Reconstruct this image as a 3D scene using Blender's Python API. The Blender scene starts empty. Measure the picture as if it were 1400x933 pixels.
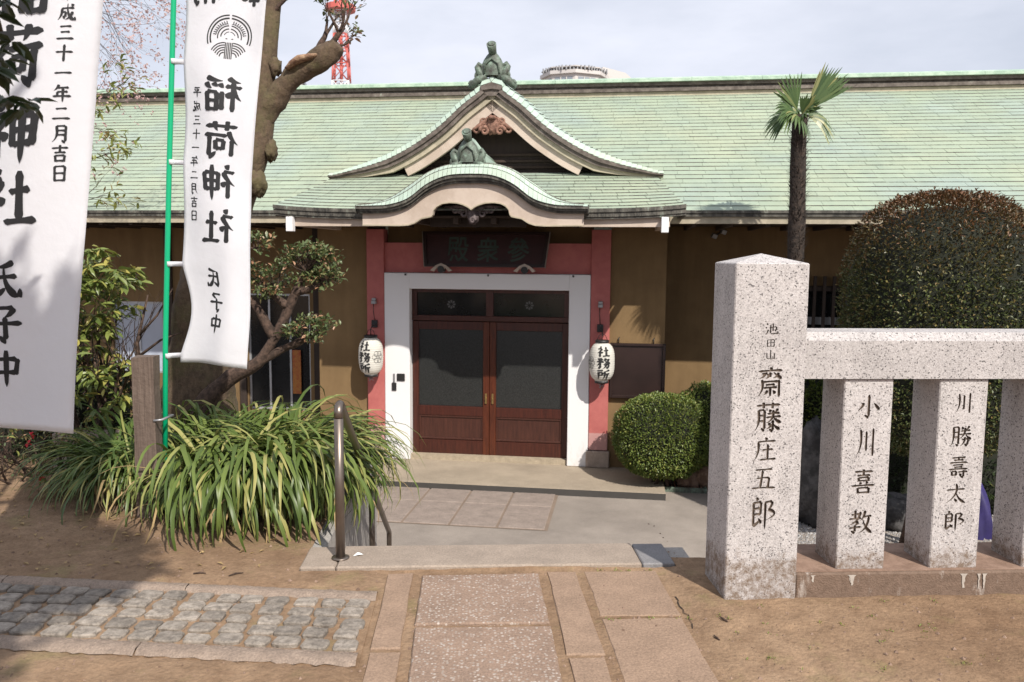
import bpy, bmesh, math, random
from math import sin, cos, pi, radians, sqrt, atan2
from mathutils import Vector, Matrix, noise
random.seed(11)
SC = bpy.context.scene
COL = SC.collection

# ------------------------------------------------------------------ camera
H = 1.55
yaw, pitch, roll = radians(3.04), radians(5.85), radians(.45)
fw = Vector((sin(yaw)*cos(pitch), cos(yaw)*cos(pitch), -sin(pitch)))
r0 = Vector((cos(yaw), -sin(yaw), 0)); u0 = r0.cross(fw)
Rv = cos(roll)*r0 + sin(roll)*u0; Uv = -sin(roll)*r0 + cos(roll)*u0
cd = bpy.data.cameras.new('camera'); cd.sensor_width = 36; cd.lens = 29.06
cd.clip_start = .05; cd.clip_end = 3000
cam = bpy.data.objects.new('camera', cd); COL.objects.link(cam); SC.camera = cam
cam.matrix_world = Matrix(((Rv.x, Uv.x, -fw.x, 0), (Rv.y, Uv.y, -fw.y, 0), (Rv.z, Uv.z, -fw.z, H), (0, 0, 0, 1)))
cd.dof.use_dof = True; cd.dof.focus_distance = 4.6; cd.dof.aperture_fstop = 5.6

# ------------------------------------------------------------------ light
SUN_AZ = 156.0      # compass-like: 0 = +Y, clockwise
SUN_EL = 43.0
world = bpy.data.worlds.new('World'); SC.world = world; world.use_nodes = True
nt = world.node_tree; N = nt.nodes; L = nt.links; N.clear()
wo = N.new('ShaderNodeOutputWorld'); bg = N.new('ShaderNodeBackground'); bg.inputs[1].default_value = .07
sky = N.new('ShaderNodeTexSky'); sky.sky_type = 'NISHITA'; sky.sun_disc = False
sky.sun_elevation = radians(SUN_EL); sky.sun_rotation = radians(SUN_AZ)
sky.air_density = 1.0; sky.dust_density = 1.5; sky.ozone_density = 1.5
tc = N.new('ShaderNodeTexCoord'); mp = N.new('ShaderNodeMapping'); mp.inputs['Scale'].default_value = (1, 1, 3.2)
L.new(tc.outputs['Generated'], mp.inputs[0])
nz = N.new('ShaderNodeTexNoise'); nz.inputs['Scale'].default_value = 2.3; nz.inputs['Detail'].default_value = 7; nz.inputs['Roughness'].default_value = .55
L.new(mp.outputs[0], nz.inputs['Vector'])
cr = N.new('ShaderNodeValToRGB'); cr.color_ramp.elements[0].position = .36; cr.color_ramp.elements[1].position = .66
cr.color_ramp.elements[0].color = (.66, .66, .66, 1); cr.color_ramp.elements[1].color = (1, 1, 1, 1)
L.new(nz.outputs[0], cr.inputs[0])
mx = N.new('ShaderNodeMixRGB'); L.new(cr.outputs[0], mx.inputs[0]); L.new(sky.outputs[0], mx.inputs[1])
mx.inputs[2].default_value = (10.6, 11.0, 12.4, 1)
L.new(mx.outputs[0], bg.inputs[0]); L.new(bg.outputs[0], wo.inputs[0])
sl = bpy.data.lights.new('sun', 'SUN'); sl.energy = 4.6; sl.angle = radians(.6); sl.color = (1, .94, .85)
so = bpy.data.objects.new('sun', sl); COL.objects.link(so)
sd = Vector((sin(radians(SUN_AZ))*cos(radians(SUN_EL)), cos(radians(SUN_AZ))*cos(radians(SUN_EL)), sin(radians(SUN_EL))))
so.rotation_euler = sd.to_track_quat('Z', 'Y').to_euler()
SC.view_settings.view_transform = 'Standard'; SC.view_settings.look = 'None'
SC.view_settings.exposure = 0.25; SC.view_settings.gamma = 1

# ------------------------------------------------------------------ materials
MATS = {}
def ramp(nt, fac, stops):
    r = nt.nodes.new('ShaderNodeValToRGB'); e = r.color_ramp.elements
    while len(e) < len(stops): e.new(.5)
    for i, (p, c) in enumerate(stops):
        e[i].position = p; e[i].color = (*c, 1) if len(c) == 3 else c
    nt.links.new(fac, r.inputs[0]); return r.outputs[0]
def mixc(nt, fac, a, b, mode='MIX'):
    m = nt.nodes.new('ShaderNodeMixRGB'); m.blend_type = mode
    for i, v in enumerate((fac, a, b)):
        if isinstance(v, (int, float)): m.inputs[i].default_value = v
        elif isinstance(v, tuple): m.inputs[i].default_value = (*v, 1)
        else: nt.links.new(v, m.inputs[i])
    return m.outputs[0]
def nois(nt, scale, detail=4, rough=.6, vec=None, stretch=None, dist=0):
    n = nt.nodes.new('ShaderNodeTexNoise'); n.inputs['Scale'].default_value = scale
    n.inputs['Detail'].default_value = detail; n.inputs['Roughness'].default_value = rough; n.inputs['Distortion'].default_value = dist
    if vec is None: vec = nt.coord
    if stretch:
        m = nt.nodes.new('ShaderNodeMapping'); m.inputs['Scale'].default_value = stretch
        nt.links.new(vec, m.inputs[0]); vec = m.outputs[0]
    nt.links.new(vec, n.inputs['Vector']); return n.outputs[0]
class NT:
    """thin wrapper so helpers can carry the coordinate socket"""
    def __init__(s, t, coord): s.nodes, s.links, s.coord = t.nodes, t.links, coord
def mat(name, base=None, rough=.7, build=None, bump=0, bscale=60, metal=0, var=.12, vscale=6, spec=.5, coord='Object', island=0, transl=0):
    m = bpy.data.materials.new(name); m.use_nodes = True; t = m.node_tree
    b = t.nodes['Principled BSDF']; b.inputs['Roughness'].default_value = rough; b.inputs['Metallic'].default_value = metal
    b.inputs['Specular IOR Level'].default_value = spec
    tcn = t.nodes.new('ShaderNodeTexCoord'); oi = t.nodes.new('ShaderNodeObjectInfo')
    va = t.nodes.new('ShaderNodeVectorMath'); va.operation = 'MULTIPLY_ADD'
    t.links.new(oi.outputs['Random'], va.inputs[0]); va.inputs[1].default_value = (17, 23, 31); t.links.new(tcn.outputs[coord], va.inputs[2])
    n = NT(t, va.outputs[0]); n.oi = oi; n.bsdf = b; n.world = None
    g = t.nodes.new('ShaderNodeNewGeometry'); n.geo = g
    if build: c = build(n)
    else:
        f = nois(n, vscale, 5)
        c = ramp(n, f, [(.3, tuple(x*(1-var) for x in base)), (.7, tuple(min(1, x*(1+var)) for x in base))])
    if island:
        mm = t.nodes.new('ShaderNodeMath'); mm.operation = 'ADD'; t.links.new(g.outputs['Random Per Island'], mm.inputs[0]); t.links.new(oi.outputs['Random'], mm.inputs[1])
        fr = t.nodes.new('ShaderNodeMath'); fr.operation = 'FRACT'; t.links.new(mm.outputs[0], fr.inputs[0])
        hv = t.nodes.new('ShaderNodeMapRange'); hv.inputs['To Min'].default_value = 1-island; hv.inputs['To Max'].default_value = 1+island
        t.links.new(fr.outputs[0], hv.inputs[0])
        hs = t.nodes.new('ShaderNodeHueSaturation'); t.links.new(hv.outputs[0], hs.inputs['Value']); t.links.new(c, hs.inputs['Color']); c = hs.outputs[0]
    t.links.new(c, b.inputs['Base Color'])
    if bump:
        bn = t.nodes.new('ShaderNodeBump'); bn.inputs['Strength'].default_value = min(1, bump); bn.inputs['Distance'].default_value = .01
        t.links.new(nois(n, bscale, 6), bn.inputs['Height']); t.links.new(bn.outputs[0], b.inputs['Normal'])
    if transl:
        tr = t.nodes.new('ShaderNodeBsdfTranslucent'); t.links.new(c, tr.inputs[0]); ms = t.nodes.new('ShaderNodeMixShader'); ms.inputs[0].default_value = transl
        t.links.new(b.outputs[0], ms.inputs[1]); t.links.new(tr.outputs[0], ms.inputs[2]); t.links.new(ms.outputs[0], t.nodes['Material Output'].inputs[0])
    MATS[name] = m; return m

def zgrad(n, z0, z1, obj=False):
    """0 at z0 .. 1 at z1 (world or object height), for dirt splashed at the foot of a stone"""
    if obj:
        tcn = n.nodes.new('ShaderNodeTexCoord'); src = tcn.outputs['Object']
    else: src = n.geo.outputs['Position']
    s = n.nodes.new('ShaderNodeSeparateXYZ'); n.links.new(src, s.inputs[0])
    m = n.nodes.new('ShaderNodeMapRange'); m.inputs['From Min'].default_value = z0; m.inputs['From Max'].default_value = z1
    n.links.new(s.outputs['Z'], m.inputs[0]); return m.outputs[0]
def math2(n, op, a, b):
    m = n.nodes.new('ShaderNodeMath'); m.operation = op; m.use_clamp = True
    for i, v in enumerate((a, b)):
        if isinstance(v, (int, float)): m.inputs[i].default_value = v
        else: n.links.new(v, m.inputs[i])
    return m.outputs[0]

def dirt_build(n):
    wp = n.geo.outputs['Position']
    a = nois(n, 1.1, 6, .6, wp); b = nois(n, 9, 8, .7, wp); c = nois(n, 60, 5, .7, wp)
    col = ramp(n, a, [(.3, (.205, .130, .080)), (.55, (.275, .185, .118)), (.75, (.325, .225, .15))])
    col = mixc(n, .75, col, ramp(n, b, [(.3, (.30, .28, .27)), (.55, (.5, .5, .5)), (.8, (.68, .66, .64))]), 'OVERLAY')
    col = mixc(n, .45, col, ramp(n, c, [(.3, (.3, .3, .3)), (.7, (.7, .7, .7))]), 'OVERLAY')
    moss = nois(n, 2.6, 5, .65, wp)
    col = mixc(n, ramp(n, moss, [(.56, (0, 0, 0)), (.74, (.55, .55, .55))]), col, (.20, .19, .075))
    damp = nois(n, 4.1, 5, .7, wp, (1, 1.6, 1))
    return mixc(n, ramp(n, damp, [(.6, (0, 0, 0)), (.76, (.6, .6, .6))]), col, (.22, .13, .08))
def granite_build(z0=.0, z1=.45, tone=1.0):
    def f(n):
        v = n.nodes.new('ShaderNodeTexVoronoi'); v.inputs['Scale'].default_value = 185; n.links.new(n.coord, v.inputs['Vector'])
        sp = n.nodes.new('ShaderNodeSeparateXYZ'); n.links.new(v.outputs['Color'], sp.inputs[0])
        col = ramp(n, sp.outputs[0], [(.0, (.10*tone, .095*tone, .095*tone)), (.055, (.16*tone, .15*tone, .15*tone)), (.075, (.40*tone, .375*tone, .37*tone)), (.5, (.49*tone, .465*tone, .46*tone)), (.86, (.55*tone, .52*tone, .515*tone)), (.9, (.36*tone, .335*tone, .335*tone))])
        big = nois(n, 5, 5, .65)
        col = mixc(n, .4, col, ramp(n, big, [(.3, (.38, .37, .36)), (.7, (.6, .59, .58))]), 'OVERLAY')
        wl = nois(n, 3.2, 7, .8, None, (2.2, 2.2, .8)); fs = nois(n, 150, 3, .6); col = mixc(n, math2(n, 'MULTIPLY', ramp(n, wl, [(.50, (0, 0, 0)), (.68, (.75, .75, .75))]), ramp(n, fs, [(.45, (0, 0, 0)), (.58, (1, 1, 1))])), col, (.14, .13, .125))
        g = zgrad(n, z0, z1); d = nois(n, 26, 6, .8)
        k = math2(n, 'SUBTRACT', math2(n, 'SUBTRACT', 1.28, g), d)      # dirt where low
        k = ramp(n, k, [(.36, (0, 0, 0)), (.60, (.95, .95, .95))])
        return mixc(n, k, col, (.17, .12, .085))
    return f
def copper_build(a=(.315, .375, .285), b=(.35, .39, .28), c=(.295, .36, .315), ws=.7):
    def f(n):
        wp = n.geo.outputs['Position']
        s = nois(n, ws, 5, .6, wp); col = ramp(n, s, [(.3, c), (.5, a), (.68, b)])
        h = nois(n, 2.2, 6, .7, wp, (1, 1, 1.5)); col = mixc(n, .28, col, ramp(n, h, [(.3, (.36, .38, .4)), (.7, (.62, .62, .6))]), 'OVERLAY')
        sk = nois(n, 2.0, 6, .75, wp, (5, .8, .8)); col = mixc(n, .3, col, ramp(n, sk, [(.3, (.38, .39, .40)), (.6, (.54, .54, .52))]), 'OVERLAY')
        k = nois(n, 22, 5, .7, wp)
        return mixc(n, ramp(n, k, [(.62, (0, 0, 0)), (.8, (.5, .5, .5))]), col, (.25, .27, .2))
    return f
def stain2(c1, c2, s=8, c3=None, p=(.42, .6), st=None):
    def f(n):
        a = nois(n, s, 7, .72, None, st)
        col = ramp(n, a, [(p[0], c1), (p[1], c2)] + ([(.72, c3)] if c3 else []))
        return col
    return f
def wall_build(n):
    wp = n.geo.outputs['Position']
    a = nois(n, 1.3, 6, .65, wp); col = ramp(n, a, [(.3, (.165, .108, .055)), (.7, (.235, .155, .078))])
    sp = nois(n, 5, 8, .8, wp); col = mixc(n, ramp(n, sp, [(.66, (0, 0, 0)), (.72, (.35, .35, .35))]), col, (.42, .30, .16))
    st = nois(n, 3, 5, .6, wp, (3, 3, .35)); return mixc(n, .35, col, ramp(n, st, [(.3, (.35, .34, .33)), (.7, (.6, .6, .6))]), 'OVERLAY')
def pink_build(n):
    wp = n.geo.outputs['Position']
    g = zgrad(n, -.78, -.735); e = nois(n, 14, 4, .6, wp)
    k = ramp(n, math2(n, 'ADD', g, math2(n, 'MULTIPLY', math2(n, 'SUBTRACT', e, .5), .6)), [(.35, (0, 0, 0)), (.6, (1, 1, 1))])
    a = nois(n, 7, 6, .7, wp); hi = ramp(n, a, [(.3, (.38, .10, .093)), (.7, (.47, .14, .125))])
    lo = ramp(n, a, [(.3, (.42, .22, .21)), (.7, (.5, .28, .26))])
    return mixc(n, k, lo, hi)
def concrete_build(c=(.36, .32, .28), v=.2, s=2.5, agg=0):
    def f(n):
        wp = n.geo.outputs['Position']
        a = nois(n, s, 7, .7, wp); col = ramp(n, a, [(.28, tuple(x*(1-v) for x in c)), (.72, tuple(x*(1+v) for x in c))])
        g = nois(n, 110, 3, .6, wp); col = mixc(n, .6, col, ramp(n, g, [(.3, (.33, .33, .33)), (.7, (.67, .66, .65))]), 'OVERLAY')
        if agg:
            vo = n.nodes.new('ShaderNodeTexVoronoi'); vo.inputs['Scale'].default_value = 68; vo.inputs['Randomness'].default_value = 1; n.links.new(wp, vo.inputs['Vector'])
            sp = n.nodes.new('ShaderNodeSeparateXYZ'); n.links.new(vo.outputs['Color'], sp.inputs[0])
            m1 = ramp(n, vo.outputs['Distance'], [(.3, (1, 1, 1)), (.46, (0, 0, 0))]); m2 = ramp(n, sp.outputs[0], [(.42, (0, 0, 0)), (.46, (1, 1, 1))])
            col = mixc(n, mixc(n, 1., m1, m2, 'MULTIPLY'), col, ramp(n, sp.outputs[1], [(0, (.35, .29, .245)), (1, (.49, .42, .37))]))
        return col
    return f
def leaf_build(c1, c2, c3=None):
    def f(n):
        mm = math2(n, 'ADD', n.geo.outputs['Random Per Island'], 0.); q = n.nodes.new('ShaderNodeMath'); q.operation = 'ADD'
        n.links.new(mm, q.inputs[0]); n.links.new(n.oi.outputs['Random'], q.inputs[1]); fr = n.nodes.new('ShaderNodeMath'); fr.operation = 'FRACT'; n.links.new(q.outputs[0], fr.inputs[0])
        st = [(0, c1), (.75, c2)] + ([(.93, c3)] if c3 else [])
        return ramp(n, fr.outputs[0], st)
    return f
def bush_build(n):   # young red shoots sit on the top of the clipped dome
    mm = n.geo.outputs['Random Per Island']
    g = zgrad(n, 1.35, 2.45); k = math2(n, 'MULTIPLY', math2(n, 'ADD', g, math2(n, 'MULTIPLY', math2(n, 'SUBTRACT', mm, .62), 1.3)), 1.2)
    gr = ramp(n, mm, [(0, (.045, .062, .02)), (.6, (.09, .11, .032)), (.95, (.17, .18, .055))])
    rd = ramp(n, mm, [(0, (.07, .04, .018)), (1, (.19, .085, .038))])
    return mixc(n, k, gr, rd)
def wood_build(c1, c2, st=(8, 8, .6), s=6):
    return lambda n: ramp(n, nois(n, s, 8, .7, None, st, .3), [(.3, c1), (.7, c2)])

mat('dirt', rough=.95, build=dirt_build, bump=1.0, bscale=48, spec=.15)
mat('lower_concrete', rough=.9, build=concrete_build((.285, .25, .22), .26, 1.1), bump=.5, bscale=120, spec=.2)
mat('paver_joint', (.22, .165, .125), .95)
mat('paver', rough=.9, build=concrete_build((.285, .235, .205), .22, 7), bump=.7, bscale=130, spec=.2)
mat('landing_concrete', rough=.85, build=concrete_build((.34, .285, .22), .2, 1.7), bump=.3, bscale=90, spec=.25)
mat('threshold_stone', rough=.8, build=concrete_build((.36, .30, .22), .25, 12), bump=.3)
mat('dark_edge', (.052, .048, .044), .8)
mat('step_stone', rough=.8, build=concrete_build((.30, .245, .20), .18, 4), bump=.4, bscale=140, spec=.25)
mat('exposed_aggregate', rough=.85, build=concrete_build((.29, .205, .155), .16, 5, 1), bump=.8, bscale=110, spec=.2)
mat('kerb_aggregate', rough=.88, build=concrete_build((.29, .225, .18), .24, 16), bump=1., bscale=95, spec=.2)
mat('dusty_slab', rough=.92, build=concrete_build((.285, .20, .145), .16, 6), bump=.5, bscale=80, spec=.15)
mat('cobble', rough=.75, build=stain2((.14, .118, .098), (.25, .215, .18), 26, (.37, .32, .275), (.36, .52)), bump=.8, bscale=90, island=.25)
mat('joint_sand', rough=.95, build=dirt_build, bump=.6, bscale=90, spec=.1)
mat('granite', rough=.75, build=granite_build(.02, .50), bump=.35, bscale=200, spec=.35)
mat('granite_rail', rough=.75, build=granite_build(-9, -8, .92), bump=.35, bscale=200, spec=.35)
mat('granite_curb', rough=.85, build=lambda n: mixc(n, ramp(n, nois(n, 5, 6, .7, n.geo.outputs['Position'], (1, 1, .25)), [(.57, (0, 0, 0)), (.64, (.75, .75, .75))]), ramp(n, nois(n, 30, 6, .7), [(.3, (.115, .075, .052)), (.7, (.20, .135, .098))]), (.46, .41, .37)), bump=.6, bscale=120)
mat('curb_top', rough=.85, build=stain2((.20, .125, .088), (.29, .19, .14), 9), bump=.3)
mat('carved', (.12, .09, .07), .9, var=.4, vscale=60)
mat('copper', rough=.6, build=copper_build(), island=.035, bump=.12, bscale=40, spec=.35)
mat('copper_mint', rough=.55, build=copper_build((.41, .50, .42), (.45, .51, .40), (.38, .48, .44), 1.2), island=.10, bump=.12, bscale=40, spec=.4)
mat('copper_cap', rough=.6, build=stain2((.30, .42, .32), (.46, .58, .46), 5), bump=.1, bscale=40)
mat('copper_stain_shade', rough=.65, build=stain2((.03, .028, .024), (.13, .12, .10), 14, (.28, .36, .29), (.38, .6), (1, 1, .4)), bump=.4, bscale=30)  # dark stained patina; on shingle lips it also paints in the shadow line
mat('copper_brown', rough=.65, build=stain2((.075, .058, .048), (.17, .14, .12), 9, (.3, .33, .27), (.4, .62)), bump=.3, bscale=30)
mat('copper_sculpt', rough=.6, build=stain2((.05, .048, .04), (.12, .16, .125), 16, (.26, .36, .29), (.36, .56)), bump=.4, bscale=50)
mat('beige_paint', rough=.7, build=stain2((.44, .355, .29), (.53, .44, .37), 3), bump=.1)
mat('beige_mould', rough=.7, build=stain2((.34, .30, .22), (.46, .40, .30), 6), bump=.1)
mat('rust_carving', rough=.8, build=stain2((.10, .05, .035), (.27, .14, .10), 18, (.42, .27, .2), (.35, .55)), bump=.4)
mat('dark_carving', rough=.8, build=stain2((.05, .035, .035), (.14, .11, .11), 18, (.25, .22, .22), (.4, .6)), bump=.4)
mat('dark_wood', rough=.75, build=wood_build((.022, .014, .010), (.045, .028, .02)))
mat('soffit_wood', rough=.8, build=wood_build((.03, .019, .013), (.06, .037, .025)))
mat('wall_plaster', rough=.9, build=wall_build, bump=.4, bscale=150, spec=.15)
mat('pink_paint', rough=.65, build=pink_build, bump=.15, bscale=60)
mat('white_paint', rough=.55, build=lambda n: mixc(n, ramp(n, math2(n, 'SUBTRACT', nois(n, 6, 7, .75, n.geo.outputs['Position'], (1, 1, .4)), math2(n, 'MULTIPLY', zgrad(n, -1.25, -.5), .25)), [(.42, (0, 0, 0)), (.62, (.6, .6, .6))]), (.76, .75, .76), (.56, .52, .47)), bump=.05)
mat('door_wood', rough=.38, build=wood_build((.030, .008, .006), (.078, .020, .012), (10, 10, .8), 4), bump=.15, bscale=30)
mat('door_panel_wood', rough=.4, build=wood_build((.034, .012, .009), (.078, .027, .018), (9, 9, .7), 5), bump=.15)
mat('door_amber', rough=.35, build=wood_build((.045, .012, .007), (.12, .030, .012), (10, 10, .8), 5))
mat('grey_step', rough=.7, build=concrete_build((.19, .185, .19), .2, 5), bump=.4)
mat('stone_base', rough=.85, build=concrete_build((.36, .29, .24), .2, 8), bump=.3)
mat('steel', (.20, .165, .14), .38, metal=.85, var=.12, vscale=12)
mat('black_metal', (.02, .02, .02), .5)
mat('grey_metal', (.33, .33, .34), .45, metal=.6)
mat('aluminium', (.45, .46, .48), .4, metal=.5)
mat('brass', (.6, .42, .18), .3, metal=.9)
mat('fissure', (.03, .019, .013), .95)
mat('lime_stain', (.40, .355, .31), .9, var=.15, vscale=30)
mat('ink', (.012, .012, .014), .7, var=.2)
mat('lantern_ink', (.02, .02, .02), .8, var=.2)
mat('grey_ink', (.09, .09, .09), .8)
mat('lantern_paper', (.78, .76, .70), .8, var=.05, transl=.25)
mat('cloth', (.86, .86, .89), .85, var=.015, vscale=3, transl=.5, spec=.1, bump=.5, bscale=11)
mat('green_plastic', (.0, .36, .16), .35, var=.03)
mat('post_wood', rough=.85, build=wood_build((.07, .047, .036), (.165, .12, .095), (14, 14, .5), 7), bump=.6, bscale=40)
mat('bark', rough=.95, build=lambda n: mixc(n, ramp(n, nois(n, 4, 6, .7), [(.45, (0, 0, 0)), (.62, (.7, .7, .7))]), ramp(n, nois(n, 26, 7, .75, None, (1, 1, .5)), [(.3, (.05, .034, .022)), (.6, (.12, .082, .052)), (.8, (.17, .12, .08))]), (.10, .09, .038)), bump=1., bscale=36)
mat('twig_bark', rough=.9, build=stain2((.035, .021, .015), (.10, .062, .045), 30), bump=.6)
mat('broken_wood', rough=.85, build=stain2((.17, .09, .055), (.36, .24, .15), 25), bump=.8)
mat('strap_leaf', rough=.42, build=leaf_build((.065, .105, .022), (.145, .195, .045), (.34, .32, .11)), transl=.22, spec=.4)
mat('strap_leaf_dark', rough=.42, build=leaf_build((.05, .09, .02), (.12, .17, .04), (.30, .28, .09)), transl=.2, spec=.4)
mat('dry_leaf', (.38, .27, .13), .8, var=.3, transl=.2)
mat('shrub_leaf', rough=.42, build=leaf_build((.09, .13, .03), (.20, .24, .06), (.36, .32, .08)), transl=.2)
mat('lime_leaf', rough=.45, build=leaf_build((.16, .20, .05), (.30, .32, .09), (.36, .26, .12)), transl=.3)
mat('bronze_leaf', rough=.45, build=leaf_build((.06, .09, .03), (.13, .16, .06), (.34, .18, .10)), transl=.15)
mat('dark_leaf', rough=.42, build=leaf_build((.018, .032, .012), (.035, .055, .018)), transl=.18)
mat('box_leaf', rough=.45, build=leaf_build((.075, .115, .022), (.16, .21, .042), (.24, .25, .06)), transl=.12)
mat('red_dome_leaf', rough=.45, build=bush_build, transl=.08)
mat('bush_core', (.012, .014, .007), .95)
mat('palm_fibre', rough=.95, build=stain2((.022, .016, .013), (.06, .042, .032), 26), bump=1., bscale=60)
mat('palm_leaf', rough=.4, build=leaf_build((.055, .10, .035), (.11, .17, .06), (.3, .3, .12)), transl=.2)
mat('blossom', rough=.8, build=leaf_build((.44, .25, .24), (.62, .46, .44)), transl=.3)
mat('red_flower', (.5, .02, .03), .6)
mat('rock', rough=.9, build=stain2((.09, .085, .08), (.21, .19, .17), 7, (.33, .29, .25)), bump=.8, bscale=24)
mat('rock_dark', rough=.9, build=stain2((.04, .038, .038), (.10, .095, .095), 7), bump=.8, bscale=24)
mat('rock_brown', rough=.9, build=stain2((.13, .08, .055), (.28, .19, .14), 9), bump=.7, bscale=24)
mat('gravel', (.26, .25, .245), .9, var=.5, vscale=40, island=.4)
mat('block_wall', rough=.9, build=concrete_build((.33, .31, .29), .2, 5), bump=.5)
mat('purple_cloth', (.028, .02, .11), .6, var=.3, vscale=5)
mat('teal_plastic', (.05, .42, .38), .4)
mat('paper_white', (.72, .74, .74), .6)
mat('board_brown', (.024, .012, .010), .4, var=.25, vscale=3)
mat('sign_red', (.035, .009, .009), .6, var=.3)
mat('sign_green', (.04, .065, .05), .7, var=.3)
mat('sign_edge', (.22, .19, .16), .7)
mat('dark_glass', (.014, .015, .016), .12, var=.2)
mat('frosted_glass', rough=.22, build=stain2((.018, .019, .019), (.036, .037, .036), 90), bump=.22, bscale=220)
mat('curtain_glass', (.42, .46, .55), .2, var=.1, vscale=2)
mat('tower_red', (.50, .11, .09), .5, var=.05)
mat('tower_white', (.7, .7, .72), .5, var=.05)
mat('far_concrete', (.52, .49, .47), .8, var=.05)
mat('far_glass', (.24, .27, .31), .3, var=.1)
mat('orange_poster', rough=.6, build=stain2((.30, .06, .02), (.40, .17, .03), 9, (.04, .05, .10)))

# ------------------------------------------------------------------ mesh helpers
class MB:
    def __init__(s): s.v = []; s.f = []; s.mi = []; s.mats = []; s.sm = []
    def m(s, name):
        if name not in s.mats: s.mats.append(name)
        return s.mats.index(name)
    def add(s, vs, fs, mt=None, smooth=False):
        o = len(s.v); s.v += [tuple(p) for p in vs]; k = s.m(mt) if mt else 0
        for f in fs: s.f.append(tuple(i+o for i in f)); s.mi.append(k); s.sm.append(smooth)
        return s
    def box(s, x0, x1, y0, y1, z0, z1, mt=None):
        v = [(x0, y0, z0), (x1, y0, z0), (x1, y1, z0), (x0, y1, z0), (x0, y0, z1), (x1, y0, z1), (x1, y1, z1), (x0, y1, z1)]
        return s.add(v, [(0, 3, 2, 1), (4, 5, 6, 7), (0, 1, 5, 4), (1, 2, 6, 5), (2, 3, 7, 6), (3, 0, 4, 7)], mt)
    def bbox(s, x0, x1, y0, y1, z0, z1, b=.008, mt=None):
        """box with all its edges chamfered"""
        X = (x0, x1); Y = (y0, y1); Z = (z0, z1); v = []; idx = {}
        for i in (0, 1):
            for j in (0, 1):
                for k in (0, 1):
                    cx, cy, cz = X[i], Y[j], Z[k]; sx, sy, sz = (b if i == 0 else -b), (b if j == 0 else -b), (b if k == 0 else -b)
                    for ax, p in ((0, (cx, cy+sy, cz+sz)), (1, (cx+sx, cy, cz+sz)), (2, (cx+sx, cy+sy, cz))):
                        idx[i, j, k, ax] = len(v); v.append(p)
        g = lambda i, j, k, a: idx[i, j, k, a]
        f = []
        for i in (0, 1): f.append([g(i, 0, 0, 0), g(i, 1, 0, 0), g(i, 1, 1, 0), g(i, 0, 1, 0)][::(1 if i else -1)])
        for j in (0, 1): f.append([g(0, j, 0, 1), g(1, j, 0, 1), g(1, j, 1, 1), g(0, j, 1, 1)][::(-1 if j else 1)])
        for k in (0, 1): f.append([g(0, 0, k, 2), g(1, 0, k, 2), g(1, 1, k, 2), g(0, 1, k, 2)][::(1 if k else -1)])
        for i in (0, 1):
            for j in (0, 1): f.append([g(i, j, 0, 0), g(i, j, 1, 0), g(i, j, 1, 1), g(i, j, 0, 1)][::(-1 if i == j else 1)])
        for i in (0, 1):
            for k in (0, 1): f.append([g(i, 0, k, 0), g(i, 1, k, 0), g(i, 1, k, 2), g(i, 0, k, 2)][::(1 if i == k else -1)])
        for j in (0, 1):
            for k in (0, 1): f.append([g(0, j, k, 1), g(1, j, k, 1), g(1, j, k, 2), g(0, j, k, 2)][::(-1 if j == k else 1)])
        for i in (0, 1):
            for j in (0, 1):
                for k in (0, 1): f.append([g(i, j, k, 0), g(i, j, k, 1), g(i, j, k, 2)])
        return s.add(v, f, mt)
    def tube(s, pts, rad, n=10, mt=None, cap=True, smooth=True, ns=0, nf=6, flat=1.0):
        P = [Vector(p) for p in pts]; R = rad if isinstance(rad, (list, tuple)) else [rad]*len(P)
        t = (P[1]-P[0]).normalized(); a = Vector((0, 0, 1)) if abs(t.z) < .9 else Vector((1, 0, 0))
        x = t.cross(a).normalized(); rings = []
        for i, p in enumerate(P):
            tt = (P[min(i+1, len(P)-1)]-P[max(i-1, 0)]).normalized()
            x = (x-tt*x.dot(tt)).normalized(); y = tt.cross(x)
            ring = []
            for k in range(n):
                an = 2*pi*k/n; r = R[i]
                if ns:
                    q = p+(x*cos(an)+y*sin(an))*r; r *= 1+ns*noise.noise(q*nf)+ns*.5*noise.noise(q*nf*3)+ns*.22*abs(noise.noise(Vector((q.x*60, q.y*60, q.z*14))))
                ring.append(p+x*cos(an)*r+y*sin(an)*r*flat)
            rings.append(ring)
        v = [q for r in rings for q in r]; f = []
        for i in range(len(P)-1):
            for k in range(n):
                k2 = (k+1) % n; f.append((i*n+k, i*n+k2, (i+1)*n+k2, (i+1)*n+k))
        s.add(v, f, mt, smooth)
        if cap:
            o = len(s.v)-len(v); k = s.m(mt) if mt else 0
            s.f.append(tuple(o+i for i in range(n))[::-1]); s.mi.append(k); s.sm.append(False)
            s.f.append(tuple(o+(len(P)-1)*n+i for i in range(n))); s.mi.append(k); s.sm.append(False)
        return s
    def prism(s, poly, d0, d1, axis='y', mt=None):
        """extrude a 2D outline; axis y: poly=(x,z)"""
        n = len(poly)
        if axis == 'y': v = [(a, d0, b) for a, b in poly]+[(a, d1, b) for a, b in poly]
        elif axis == 'z': v = [(a, b, d0) for a, b in poly]+[(a, b, d1) for a, b in poly]
        else: v = [(d0, a, b) for a, b in poly]+[(d1, a, b) for a, b in poly]
        f = [tuple(range(n)), tuple(range(2*n-1, n-1, -1))]+[(i, i+n, (i+1) % n+n, (i+1) % n) for i in range(n)]
        return s.add(v, f, mt)
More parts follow.
